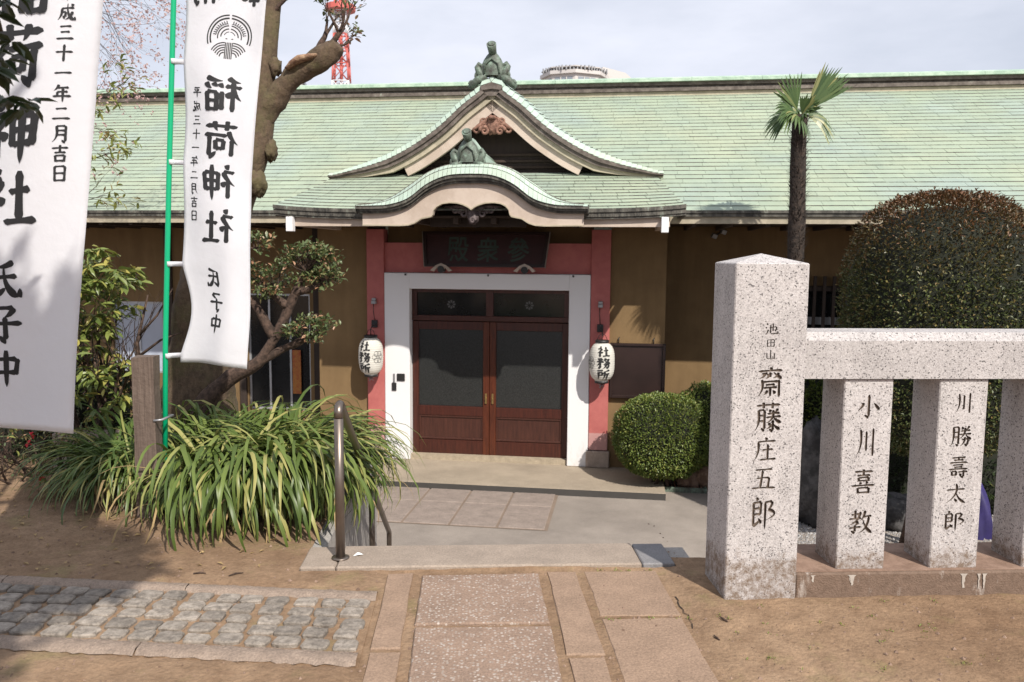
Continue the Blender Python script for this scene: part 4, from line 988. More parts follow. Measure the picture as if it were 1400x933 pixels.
for u, side in ((-1.55, 'left'), (1.48, 'right')):
    o = empty('lantern_hook', b2w(u, -.05, 1.9), -BA, label='small lamp fitting with black socket box on the %s pink pillar' % side, cat='lamp fitting')
    MB().bbox(-.04, .04, -.03, -.001, -.02, .08, .004).bbox(-.016, .016, -.036, -.030, .01, .05, .002).build('socket_box', 'black_metal', o)
    MB().tube([(0, -.02, .08), (-.01, -.035, .2), (-.01, -.02, .33)], .005, 5).build('cable', 'black_metal', o)
    MB().bbox(-.03, .03, -.07, -.001, .30, .345, .004).bbox(-.027, .027, -.06, -.01, .346, .38, .004).build('lamp_head', 'grey_metal', o)
# sign board over the door
t = empty('name_board', b2w(-.03, -.12, 2.93), -BA, label='dark red name board with carved green characters above the entrance', cat='sign')
M_ = Matrix.Rotation(radians(-14), 4, 'X')
def tilt(mb): mb.v = [tuple(M_ @ Vector(p)) for p in mb.v]; return mb
def trap(mb, a0, a1, z0, z1, y0, y1, mt=None): return mb.prism([(-a0, z0), (a0, z0), (a1, z1), (-a1, z1)], y0, y1, 'y', mt)
tilt(trap(MB(), .77, .815, -.215, .215, -.02, .01)).build('board', 'sign_red', t)
fr = MB(); fr.prism([(-.79, -.235), (-.755, -.235), (-.80, .235), (-.84, .235)], -.045, -.0205, 'y').prism([(.755, -.235), (.79, -.235), (.84, .235), (.80, .235)], -.045, -.0205, 'y')
fr.box(-.754, .754, -.044, -.0206, -.235, -.195).box(-.799, .799, -.044, -.0206, .20, .235); tilt(fr).build('frame', 'board_brown', t)
for q in ([(-.80, -.235), (-.791, -.235), (-.841, .235), (-.85, .235)], [(.791, -.235), (.80, -.235), (.85, .235), (.841, .235)]): tilt(MB().prism(q, -.05, .012, 'y')).build('frame_edge', 'sign_edge', t)
for k, ch in enumerate('殿衆參'):
    gm = MB(); glyph_into(gm, ch, -.36+.40*k, .0, .29, .33, .1, lambda a, b, j: (a, -.0225, b), 'sign_green', off=.012, slant=.0)
    tilt(gm).build('character', 'sign_green', t)
for u in (-.60, .50):
    mb = MB(); mb.prism([(-.145, -.03), (-.07, .035), (0, .065), (.07, .035), (.145, -.03), (.10, -.045), (.055, .01), (.035, -.03), (-.035, -.03), (-.055, .01), (-.10, -.045)], -.10, -.045, 'y')
    o = mb.build('support_bracket', 'beige_paint', t); o.location = (u+.03, 0, -.24)
    o2 = MB().tube([(0, -.12, 0), (0, -.0, 0)], .045, 12).build('bracket_core', 'black_metal', t); o2.location = (u+.03, 0, -.255)
# notice board
t = empty('notice_board', b2w(1.97, -.0, 1.38), -BA, label='empty dark brown notice board on the wall right of the entrance', cat='notice board')
MB().box(-.32, .32, -.035, -.005, -.33, .33).build('backboard', 'board_brown', t)
mb = MB(); mb.bbox(-.355, -.32, -.06, -.003, -.36, .36, .004).bbox(.32, .355, -.06, -.003, -.36, .36, .004).bbox(-.32, .32, -.058, -.003, .325, .358, .004).bbox(-.32, .32, -.07, -.003, -.36, -.325, .004); mb.build('frame', 'board_brown', t)
for x in (-.25, .20): MB().tube([(x, -.01, .36), (x, -.03, .39), (x, -.02, .42), (x+.01, -.005, .43)], .007, 6).build('hook', 'black_metal', t)
# floodlights under the eaves
t = empty('floodlight', b2w(3.0, .68, 3.16), -BA, label='pair of small square floodlights under the eaves right of the porch', cat='light')
for dx, dz in ((-.06, -.01), (.06, .045)):
    mb = MB(); mb.bbox(-.035, .035, -.06, .0, -.03, .03, .005); o = mb.build('lamp_head', 'grey_metal', t); o.location = (dx, -.08, dz); o.rotation_euler = (.3, .3, .4)
MB().tube([(-.05, -.06, 0), (0, .018, .0), (.05, -.06, .04)], .01, 6).build('arm', 'black_metal', t)

# ================================================================== STONE FENCE
def carve(o, cut):
    co = cut.build('cutter', 'carved'); weld(co); m = o.modifiers.new('b', 'BOOLEAN'); m.object = co; m.solver = 'EXACT'; m.use_self = True; m.operation = 'DIFFERENCE'; m.material_mode = 'TRANSFER'
    dg = bpy.context.evaluated_depsgraph_get(); me = bpy.data.meshes.new_from_object(o.evaluated_get(dg))
    ok = len(me.polygons) > len(o.data.polygons)+20
    o.modifiers.clear()
    if ok: o.data = me
    bpy.data.objects.remove(co); return ok
def cutter(chars, yf, w, depth=.008):
    """chars: (char, x, z, size_x, size_z)"""
    cut = MB()
    for ch, x, z, sx, sz in chars:
        if ch in G:
            for j, pl in enumerate(stroke_polys(ch, w)):
                d = depth+.0003*j; n = len(pl)
                f = [(x+(a-.5)*sx, yf-.004-.0002*j, z+(b-.5)*sz) for a, b in pl]; ctr = n//2
                # V-cut: the bottom outline is drawn in towards the stroke's own centre line
                m = n//2; mid = [((pl[i][0]+pl[n-1-i][0])/2, (pl[i][1]+pl[n-1-i][1])/2) for i in range(m)]
                bk = [lerp(pl[i][0], (mid[i] if i < m else mid[n-1-i])[0], .5) for i in range(n)]; bz = [lerp(pl[i][1], (mid[i] if i < m else mid[n-1-i])[1], .5) for i in range(n)]
                v = f+[(x+(bk[i]-.5)*sx, yf+d, z+(bz[i]-.5)*sz) for i in range(n)]
                fs = [(i, i+1, n-2-i, n-1-i) for i in range(m-1)]+[(n+i+1, n+i, 2*n-1-i, 2*n-2-i) for i in range(m-1)]+[(i, n+i, n+(i+1) % n, (i+1) % n) for i in range(n)]
                cut.add(v, fs, 'carved')
        else:
            vs, fs = font_mesh(ch, .006, .5); zs = [p.z for p in vs]; lo, hi = min(zs), max(zs)
            v = [(x+(p.x-.5)*sx, (yf-.004 if p.z > (lo+hi)/2 else yf+depth), z+(p.y-.5+.08*(p.x-.5))*sz) for p in vs]
            cut.add(v, fs, 'carved')
    return cut
def weld(o):
    bm_ = bmesh.new(); bm_.from_mesh(o.data); bmesh.ops.remove_doubles(bm_, verts=bm_.verts, dist=.00002); bmesh.ops.recalc_face_normals(bm_, faces=bm_.faces); bm_.to_mesh(o.data); bm_.free()
def post_mesh(x0, x1, y0, y1, z0, z1, peak=0, b=.005):
    mb = MB(); x0_, x1_ = x0, x1
    rings = [(z0, 0), (z1-b, 0), (z1, b)]
    v = []
    for z, i in rings:
        a, c, d, e = x0+i, x1-i, y0+i, y1-i; k = b if i == 0 else 0.0015
        v += [(a+k, d, z), (c-k, d, z), (c, d+k, z), (c, e-k, z), (c-k, e, z), (a+k, e, z), (a, e-k, z), (a, d+k, z)]
    n = 8; f = [tuple(range(n))[::-1]]
    for r in range(2): f += [(r*n+i, r*n+(i+1) % n, (r+1)*n+(i+1) % n, (r+1)*n+i) for i in range(n)]
    if peak: v.append(((x0+x1)/2, (y0+y1)/2, z1+peak)); f += [(2*n+i, 2*n+(i+1) % n, 3*n) for i in range(n)]
    else: f.append(tuple(range(2*n, 3*n)))
    mb.add(v, f, 'granite'); mb.m('carved'); return mb
def zpx(y, k=317.): return 1.55-(y-355.)/k
pil = post_mesh(1.165, 1.495, 3.565, 3.875, -.1, 1.53, .042).build('stone_gatepost', None, label='tall granite gatepost with pointed top and carved name at the fence end', cat='gatepost')
cx = 1.334
ok1 = carve(pil, cutter([('池', cx+.002, 1.240, .062, .058), ('田', cx, 1.178, .045, .042), ('山', cx+.001, 1.126, .05, .045), ('齋', cx+.004, 1.003, .125, .135), ('藤', cx+.001, .846, .125, .135), ('庄', cx-.006, .698, .11, .115), ('五', cx-.008, .565, .115, .108), ('郎', cx-.008, .405, .115, .155)], 3.565, .13))
t = empty('stone_fence', (1.5, 3.72, 0), label='low granite fence with thick square posts under a heavy top rail', cat='fence')
def fch(o): o.location = o.location-Vector((1.5, 3.72, 0)); o.parent = t; return o
cb_ = MB(); cb_.bbox(1.497, 5.9, 3.575, 3.96, -.06, .118, .008); co = fch(cb_.build('kerb', 'granite_curb'))
o = MB(); o.box(1.499, 5.89, 3.59, 3.95, .1185, .1215); fch(o.build('kerb_top', 'curb_top'))
rl = MB(); X0, X1 = 1.4965, 5.9; prof_ = [(3.60, 1.013), (3.60, 1.185), (3.63, 1.222), (3.83, 1.222), (3.86, 1.185), (3.86, 1.013)]
rl.prism(prof_, X0, 3.72, 'x', 'granite_rail'); rl.prism(prof_, 3.723, X1, 'x', 'granite_rail'); fch(rl.build('top_rail', None, None))
rn = random.Random(31)
for k in range(14):
    x = 1.55+rn.random()*2.2; l = rn.uniform(.025, .085); w_ = rn.uniform(.005, .013); mb = MB(); v = []
    for i in range(7): q = i/6; ww = w_*(1.6 if i == 0 else rn.uniform(.55, 1.05)*(1-.45*q)); xx = x+rn.uniform(-.002, .002); v += [(xx-ww, 3.5738-.0003*k, .109-l*q), (xx+ww, 3.5738-.0003*k, .109-l*q)]
    mb.add(v, [(2*i, 2*i+2, 2*i+3, 2*i+1) for i in range(6)]); fch(mb.build('lime_drip', 'lime_stain'))
texts = [[('小', .885), ('川', .72), ('喜', .535), ('教', .345)], [('川', .90), ('勝', .745), ('壽', .60), ('太', .475), ('郎', .345)], None, None, None, None, None, None]
oks = []
for k in range(8):
    x0 = 1.70+.445*k; m_ = post_mesh(x0, x0+.228, 3.615, 3.845, .122, 1.012)
    o = m_.build('fence_post', None, label={0: 'post carved with four characters', 1: 'post carved with five characters'}.get(k))
    if texts[k]:
        ts = .115 if k == 0 else .10
        oks.append(carve(o, cutter([(c, x0+.118-.004*i, z, ts*(1 if c != '川' else .85), ts*(1.2 if c == '川' and k == 0 else 1.0)) for i, (c, z) in enumerate(texts[k])], 3.615, .14)))
    fch(o)
print('CARVED', ok1, oks)

# ================================================================== HANDRAIL
t = empty('handrail', (-.645, 4.10, .02), label='brown steel handrail going down the stone steps', cat='handrail')
def hr(pts, r, name): MB().tube([(p[0]+.645, p[1]-4.10, p[2]-.02) for p in pts], r, 14).build(name, 'steel', t)
hr([(-.645, 4.10, .015), (-.645, 4.10, .74)], .0235, 'post')
hr([(-.645, 4.10, .741), (-.645, 4.103, .775), (-.645, 4.12, .797), (-.645, 4.15, .80), (-.645, 4.18, .785), (-.645, 5.5, -.02), (-.645, 6.60, -.69), (-.645, 6.625, -.71), (-.645, 6.63, -.75), (-.645, 6.63, -1.28)], [.0235, .0235, .0235, .023, .022]+[.0205]*5, 'rail')
hr([(-.645, 5.46, -.70), (-.645, 5.46, -.02)], .020, 'post')
MB().lathe([(0, 0), (.045, 0), (.045, .005), (.03, .008), (0, .008)], (0, 0, .001), 20).build('base_plate', 'steel', t)

# ================================================================== BANNERS
def ringband(mb, c, r0_, r1_, a0, a1, fn, n=28):
    v = []; 
    for i in range(n+1):
        a = lerp(a0, a1, i/n); v += [fn(c[0]+r0_*cos(a), c[1]+r0_*sin(a), 1), fn(c[0]+r1_*cos(a), c[1]+r1_*sin(a), 1)]
    mb.add(v, [(2*i, 2*i+1, 2*i+3, 2*i+2) for i in range(n)], 'ink')
def crest(mb, c, R, fn):
    """round crest: rings open at the top, rice ears inside, fan of stripes below"""
    U = R/100.
    for r0_, r1_ in ((94, 100), (80, 87)):
        for s in (0, 1):
            a0, a1 = (radians(-20), radians(87)) if s == 0 else (radians(93), radians(200)); ringband(mb, c, r0_*U, r1_*U, a0, a1, fn)
    for r0_, r1_, lo in ((48, 53, -10), (34, 39, 0), (22, 25, 20)):
        for s in (0, 1):
            a0, a1 = (radians(lo), radians(84)) if s == 0 else (radians(96), radians(180-lo)); ringband(mb, c, r0_*U, r1_*U, a0, a1, fn, 16)
    for s in (-1, 1):
        for k in range(9):                                   # grains of the two ears
            a = radians(90-s*(12+k*8.5)); 
            for dr_ in (60, 68):
                x, y = c[0]+dr_*U*cos(a), c[1]+dr_*U*sin(a); q = a-s*.7+(.5*s if dr_ == 68 else -.3*s); l, w = 7*U, 2.6*U
                mb.add([fn(x+l*cos(q), y+l*sin(q), 1), fn(x-w*sin(q), y+w*cos(q), 1), fn(x-l*cos(q), y-l*sin(q), 1), fn(x+w*sin(q), y-w*cos(q), 1)], [(0, 1, 2, 3)], 'ink')
        x, y = c[0]+s*12*U, c[1]-8*U; mb.add([fn(x-6*U, y-1*U, 1), fn(x, y+3*U, 1), fn(x+6*U, y-1*U, 1), fn(x, y-2*U, 1)], [(0, 1, 2, 3)], 'ink')
    for k in range(5):                                       # straight stripes
        x = c[0]+(-14+k*7)*U; mb.add([fn(x-2.2*U, c[1]-24*U, 1), fn(x+2.2*U, c[1]-24*U, 1), fn(x+2.2*U, c[1]-98*U, 1), fn(x-2.2*U, c[1]-98*U, 1)], [(0, 1, 2, 3)], 'ink')
    for s in (-1, 1):                                        # arcs falling away to the rim
        for r_ in (16, 27, 38, 49, 60):
            cx_, cy_ = c[0]+s*17*U, c[1]-88*U; v = []; n = 14; run = []
            for i in range(n+1):
                a = radians(90-s*lerp(0, 100, i/n)); pa = (cx_+r_*U*cos(a), cy_+r_*U*sin(a)); pb = (cx_+(r_+5)*U*cos(a), cy_+(r_+5)*U*sin(a))
                if (pb[0]-c[0])**2+(pb[1]-c[1])**2 > (98*U)**2: break
                run += [fn(*pa, 1), fn(*pb, 1)]
            mb.add(run, [(2*i, 2*i+1, 2*i+3, 2*i+2) for i in range(len(run)//2-1)], 'ink')

def banner(name_label, surf, W, z0, z1, texts_, mirror, side, pole, ties, crest_at=None, hw=None):
    """surf(d, z) -> point; d measured from the left edge, 0..W"""
    t = empty('banner', tuple(pole[0]), label=name_label, cat='banner', group='white cloth banners on poles')
    org = Vector(pole[0]); nu, nv = 22, 90; v = []
    for j in range(nv+1):
        for i in range(nu+1): v.append(Vector(surf(W*i/nu, lerp(z0, z1, j/nv)))-org)
    mb = MB(); mb.add(v, [(j*(nu+1)+i, j*(nu+1)+i+1, (j+1)*(nu+1)+i+1, (j+1)*(nu+1)+i) for j in range(nv) for i in range(nu)], smooth=True)
    o = mb.build('cloth', 'cloth', t); sm_ = o.modifiers.new('s', 'SOLIDIFY'); sm_.thickness = .0008; sm_.offset = 1
    def fn(a, b, j):
        e = .004; p = Vector(surf(a, b)); px = Vector(surf(a+e, b))-p; pz = Vector(surf(a, b+e))-p; nrm = px.cross(pz).normalized()
        if nrm.y > 0: nrm = -nrm
        return tuple(p+nrm*(.0016+.00025*j)-org)
    for ch, d, z, sx, sz, w in texts_:
        ink = MB()
        f2 = (lambda a, b, j, d=d: fn(2*d-a, b, j)) if mirror else fn
        glyph_into(ink, ch, d, z, sx, sz, w, f2, 'ink'); ink.build('character', 'ink', t)
    if crest_at:
        c2_ = MB(); crest(c2_, crest_at[:2], crest_at[2], fn); c2_.build('crest', 'ink', t)
    mb = MB(); mb.tube([Vector(p)-org for p in pole], pole_r, 12); mb.build('pole', 'green_plastic', t)
    for z in ties:
        a = Vector(surf(0 if side < 0 else W, z)); k = (z-pole[0][2])/(pole[-1][2]-pole[0][2]); b = Vector(pole[0]).lerp(Vector(pole[-1]), k)
        mm = MB(); dirv = (a-b); dirv.z = 0; dn_ = dirv.normalized(); pr_ = pole_r*1.12
        for q in (-.013, .013): pass
        loop = []
        for i in range(13):
            an_ = pi*.15+i/12*(2*pi-pi*.3); loop.append(b+dn_*pr_*cos(an_)+Vector((-dn_.y, dn_.x, 0))*pr_*sin(an_))
        pts = [a+dn_*.012-Vector((0, .003, 0))]+loop+[a+dn_*.012+Vector((0, .002, 0))]
        vv = []
        for p in pts: vv += [p-org+Vector((0, 0, -.014)), p-org+Vector((0, 0, .014))]
        mm.add(vv, [(2*i, 2*i+1, 2*i+3, 2*i+2) for i in range(len(pts)-1)], smooth=True)
        o = mm.build('tie_strap', 'cloth', t); s2 = o.modifiers.new('s', 'SOLIDIFY'); s2.thickness = .0012
    return t
pole_r = .0155
# right-hand banner, seen from behind: the characters read mirrored
WR = .455
def surfR(d, z):
    q = (z-.90)/2.1
    xl = lerp(-1.728, -1.627, q); ties_ = [.945, 1.49, 2.08, 2.65, 3.22]
    for a, b in zip(ties_, ties_[1:]):
        if a <= z < b: s = (z-a)/(b-a); xl += sin(pi*s)**1.2*(.062 if a < 1 else .010)
    xr = interp([.85, .95, 1.2, 1.6, 2.0, 2.5, 3.0, 3.6], [-1.315, -1.31, -1.292, -1.283, -1.268, -1.215, -1.155, -1.10], z)
    f_ = d/WR; x = lerp(xl, xr, f_)
    y = 5.0+.028*sin(f_*5.0+z*1.1)+.012*sin(f_*11-z*2.2)*f_-.05*f_+.006*sin(z*9+f_*3)
    zz = z+.0-.03*f_*max(0, 1-(z-.9)/.5) if z < 1.4 else z
    if z < 1.5: zz += .02*sin(pi*f_)*(1.5-z)
    return (x, y, zz)
tx = []
C_ = .255
for ch, z in (('稲', 2.461), ('荷', 2.211), ('神', 1.967), ('社', 1.711)): tx.append((ch, C_-.005, z, .235, .215, .14))
for ch, z in (('氏', 1.41), ('子', 1.267), ('中', 1.14)): tx.append((ch, C_-.045, z, .115, .12, .15))
for k, ch in enumerate('平成三十一年二月吉日'): tx.append((ch, .088-.0012*k, 2.478-.0782*k, .062, .064, .15))
tx += [('奉', .385, 3.045, .155, .17, .14), ('納', .125, 3.045, .155, .17, .14)]
banner('white banner on a green pole, its black writing seen mirrored from behind', surfR, WR, .90, 3.55, tx, True, -1,
       [(-1.835, 4.99, 0.0), (-1.80, 4.99, 1.0), (-1.745, 4.99, 2.0), (-1.685, 4.99, 3.0), (-1.64, 4.99, 3.75)], [.945, 1.49, 2.08, 2.65, 3.22], (.262, 2.786, .125))
# left-hand banner, nearer, facing us
WL = .60
def surfL(d, z):
    q = (z-.86)/1.64; xr = lerp(-1.53, -1.362, q)-.01*sin(pi*min(1, max(0, q))); f_ = d/WL; x = xr-(WL-d)*.98
    y = 3.3+.05*sin(f_*3.6+z*.9)+.014*sin(f_*8-z*3.4)+.02*sin(z*2.3)*(1-f_)
    return (x, y, z-.01*f_+.004*sin(f_*9))
tx = []
CL = WL-.30
for ch, z in (('稲', 2.535), ('荷', 2.291), ('神', 2.008), ('社', 1.766)): tx.append((ch, CL, z, .25, .235, .145))
for ch, z in (('氏', 1.453), ('子', 1.283), ('中', 1.105)): tx.append((ch, CL-.012, z, .15, .155, .16))
for k, ch in enumerate('平成三十一年二月吉日'): tx.append((ch, WL-.115+.001*k, 2.511-.0732*k, .066, .066, .155))
banner('near white banner at the left edge with bold black writing facing us', surfL, WL, .86, 3.3, tx, False, -1,
       [(-2.30, 3.3, 0), (-2.18, 3.3, 1.2), (-2.06, 3.3, 2.4), (-1.97, 3.3, 3.4)], [1.2, 1.9, 2.6, 3.2])
# wooden stake that holds the green pole
t = empty('wooden_stake', (-1.885, 4.9, 0), label='weathered square wooden stake beside the green banner pole', cat='stake')
mb = MB(); rn = random.Random(2); v = []
for j in range(13):
    z = -.05+.99*j/12+.012*(j == 12); k = 1+.02*sin(j*1.7)
    for a, b in ((-.062, -.05), (-.018, -.053), (.062, -.05), (.062, .05), (-.062, .05)): v.append((a*k+rn.uniform(-.0015, .0015)+lerp(0, -.0, j/12), b*k+rn.uniform(-.0015, .0015), z+(rn.uniform(-.006, .006) if j == 12 else 0)))
mb.add(v, [(j*5+i, j*5+(i+1) % 5, (j+1)*5+(i+1) % 5, (j+1)*5+i) for j in range(12) for i in range(5)]+[(60, 61, 62, 63, 64)]); mb.build('post', 'post_wood', t)
MB().tube([(.055, -.052, .58), (.10, -.055, .585), (.115, .09, .585), (.07, .11, .58)], .008, 6).build('pole_clamp', 'grey_metal', t)

# ================================================================== SMALL THINGS
def rock(name, c, r, m, label, sq=.8):
    mb = MB(); mb.blob((0, 0, 0), r, .28, 1.6, 22, 14, None, sq); o = mb.build(name, m, label=label, cat='rock', group='rocks in the courtyard beds'); o.location = c; return o
rock('rock', (3.68, 8.5, -.80), (.155, .2, .57), 'rock_dark', 'upright dark standing stone behind the fence next to the gatepost', .75)
rock('rock', (4.55, 8.35, -1.14), (.24, .2, .20), 'rock_dark', 'low dark boulder behind the gap between the two named posts')
p = b2w(2.62, -.55, .12); rock('rock', tuple(p), (.15, .13, .13), 'rock_brown', 'small brown rock under the clipped bush beside the drain')
p = b2w(2.86, -.50, .15); rock('rock', tuple(p), (.20, .18, .17), 'rock_brown', 'rounded brown boulder right against the gatepost edge')
p = b2w(2.42, -.28, .11); rock('rock', tuple(p), (.12, .10, .12), 'rock_brown', 'small dark orange rock at the corner of the landing')
t = empty('teal_bucket', b2w(2.80, -.45, .30), -BA-.15, label='teal tub with a white label behind the small bush', cat='tub')
mb = MB(); mb.lathe([(.0, 0), (.055, 0), (.07, .15), (.072, .155), (.06, .155), (.05, .02), (0, .02)], n=20); mb.build('tub', 'teal_plastic', t)
mb = MB(); mb.add([(.0655*sin(a), -.0655*cos(a), z) for z in (.04, .12) for a in [-.7+.2*i for i in range(8)]], [(i, i+1, i+9, i+8) for i in range(7)]); mb.build('paper_label', 'paper_white', t)
MB().tube([(-.06, 0, .15), (-.09, 0, .14), (-.11, 0, .12)], .012, 8).build('spout', 'teal_plastic', t)
# purple sheet
mb = MB(); v = []; rn = random.Random(6)
for j in range(13):
    z = j/12; rr = .17*(1-z**2.2*.75)
    for i in range(20): a = 2*pi*i/20; r = rr*(1+.16*sin(a*5+z*4)+.07*sin(a*9)); v.append((r*cos(a)*.85+.05*z*-1, r*sin(a), z*.58))
mb.add(v, [(j*20+i, j*20+(i+1) % 20, (j+1)*20+(i+1) % 20, (j+1)*20+i) for j in range(12) for i in range(20)]+[tuple(range(240, 260))], smooth=True)
o = mb.build('purple_sheet', 'purple_cloth', label='bundled blue-purple plastic sheet on the gravel behind the fence', cat='sheet'); o.location = (5.30, 8.1, LG)
# low block wall at the left
t = empty('low_block_wall', (-2.42, 6.05, 0), .05, label='low wall of grey concrete blocks behind the strap-leaved clump', cat='wall')
for r in range(3):
    for k in range(5):
        mb = MB(); mb.bbox(-.55+.24*k+(.1 if r % 2 else 0), -.55+.24*k+.232+(.1 if r % 2 else 0), -.06, .06, .09*r, .09*r+.086, .006); mb.build('concrete_block', 'stone_base', t)
# crumpled paper on the step, a few twigs on the earth
mb = MB(); mb.add([(0, 0, 0), (.03, .004, .006), (.05, .02, .001), (.03, .03, .008), (.008, .022, .002), (.02, .014, .014)], [(0, 1, 5), (1, 2, 5), (2, 3, 5), (3, 4, 5), (4, 0, 5)])
o = mb.build('paper_scrap', 'paper_white', label='small white scrap lying on the top step by the handrail', cat='litter'); o.location = (-.585, 4.12, .022)
tw = [((-1.12, 3.93), .5, .07, 'dark twig lying on the dirt above the cobbles'), ((-1.3, 3.95), 0, .06, 'short thin twig on the dirt left of the other twig'), ((1.1, 3.36), 2, .05, 'black bark flake on the dirt just left of the gatepost foot'), ((1.02, 3.2), 1.9, .04, 'smaller black flake near the crack in the dirt')]
for (x, y), a, l, lb in tw:
    mb = MB(); mb.tube([(-l/2, 0, 0), (0, l*.08, .004), (l/2, 0, .002)], [.003, .0045, .002], 6); o = mb.build('twig', 'twig_bark', label=lb, cat='twig', group='twigs and bark flakes on the dirt'); o.location = (x, y, th(x, y)+.004); o.rotation_euler = (0, 0, a)
# crack in the dirt beside the paving: a sunken dark fissure laid as thin broken slivers of earth
mb = MB(); rn = random.Random(12); x, y = .955, 3.62
for i in range(9):
    nx_, ny_ = x+rn.uniform(-.012, .02), y-rn.uniform(.02, .05)
    w_ = rn.uniform(.0015, .004); mb.add([(x-w_, y, th(x, y)+.0045), (x+w_, y, th(x, y)+.0045), (nx_+w_*.7, ny_, th(nx_, ny_)+.0045), (nx_-w_*.7, ny_, th(nx_, ny_)+.0045)], [(0, 1, 2, 3)])
    x, y = nx_, ny_
mb.build('dirt_crack', 'fissure', kind='structure')

# ================================================================== FAR THINGS
t = empty('radio_tower', (-22.3, 150, LG), label='red and white lattice radio tower behind the roof', cat='tower')
def tw_w(z): return lerp(3.0, 1.1, min(1, max(0, (z-10)/38)))*.74
zs = [0, 8, 16, 22, 26, 30, 33, 36, 38.5, 41, 43, 45, 48]
for i in range(len(zs)-1):
    z0, z1 = zs[i], zs[i+1]; a, b = tw_w(z0), tw_w(z1); mb = MB(); m_ = 'tower_white' if (z0 < 33 or 40 <= z0 < 45 or z0 >= 50) else 'tower_red'
    C0 = [(-a, -a), (a, -a), (a, a), (-a, a)]; C1 = [(-b, -b), (b, -b), (b, b), (-b, b)]
    for k in range(4):
        p, q = C0[k], C1[k]; p2, q2 = C0[(k+1) % 4], C1[(k+1) % 4]
        mb.tube([(*p, z0), (*q, z1)], .17, 5); mb.tube([(*q, z1), (*q2, z1)], .11, 4); mb.tube([(*p, z0), (*q2, z1)], .08, 4); mb.tube([(*p2, z0), (*q, z1)], .08, 4)
    mb.tube([(0, 0, z0), (0, 0, z1)], .3, 5); mb.build('lattice_section', m_, t)
mb = MB(); mb.lathe([(0, 45), (2.6, 45), (2.6, 45.9), (0, 45.9)], n=12, smooth=False); mb.build('platform', 'tower_red', t)
t = empty('apartment_tower', (25.0, 200, LG-1.3), .32, label='pale high-rise with a finned roof edge behind the roof', cat='building')
def ngon(rx, ry, n=8, ph=pi/8): return [(rx*cos(2*pi*i/n+ph), ry*sin(2*pi*i/n+ph)) for i in range(n)]
MB().prism(ngon(7.6, 7), 0, 45.9, 'z').build('wall', 'far_concrete', t)
MB().prism(ngon(8.3, 7.7), 45.91, 46.7, 'z').build('roof', 'far_concrete', t)
for i in range(56):
    a = 2*pi*i/56; r = 1/(max(abs(cos(((a-pi/8+pi/8) % (pi/4))-pi/8)), .01))*cos(pi/8); x, y = 8.1*cos(a)*r, 7.5*sin(a)*r
    MB().box(x-.14, x+.14, y-.14, y+.14, 46.71, 47.7).build('roof_fin', 'grey_metal', t)
MB().prism(ngon(8.0, 7.4), 47.4, 47.6, 'z').build('roof_rim', 'far_concrete', t)
pts = ngon(7.6, 7)
for k in range(8):
    A, B_ = Vector((*pts[k], 0)), Vector((*pts[(k+1) % 8], 0)); nn = Vector(((A+B_).x, (A+B_).y, 0)).normalized()
    for f in range(5):
        z = 43.2-f*3.3; a0, b0 = A.lerp(B_, .12), A.lerp(B_, .88); mb = MB()
        mb.add([a0+nn*.06+Vector((0, 0, z)), b0+nn*.06+Vector((0, 0, z)), b0+nn*.06+Vector((0, 0, z+2)), a0+nn*.06+Vector((0, 0, z+2))], [(0, 1, 2, 3)]); w_ = mb.build('window', 'far_glass', t)
        for q in (.33, .66):
            c_ = a0.lerp(b0, q)+nn*.12; MB().box(c_.x-.1, c_.x+.1, c_.y-.1, c_.y+.1, z, z+2).build('mullion', 'far_concrete', w_)
t = empty('distant_block', (34.2, 205, LG+1.2), .3, label='small pale roof top beside the high-rise', cat='building')
MB().box(-4.5, 4, -4, 4, 0, 43.4).prism([(-5, 43.41), (5, 43.41), (2, 45.5), (-4, 46.4)], -4.3, 4.3, 'y').build('wall', 'far_concrete', t)
MB().box(-3.6, 3.2, -4.06, -4.0, 41, 43).build('window', 'far_glass', t)
t = empty('distant_house', (-31, 140, LG), .1, label='flat grey roof just above the ridge behind the old tree', cat='building')
MB().box(-6, 4.2, -4, 4, 0, 30).build('wall', 'far_concrete', t); MB().box(-6.3, 4.5, -4.3, 4.3, 30.01, 30.6).build('roof', 'far_glass', t)
for i in range(3): MB().box(-4+i*3, -2.4+i*3, -4.06, -4.0, 27.2, 29).build('window', 'far_glass', t)
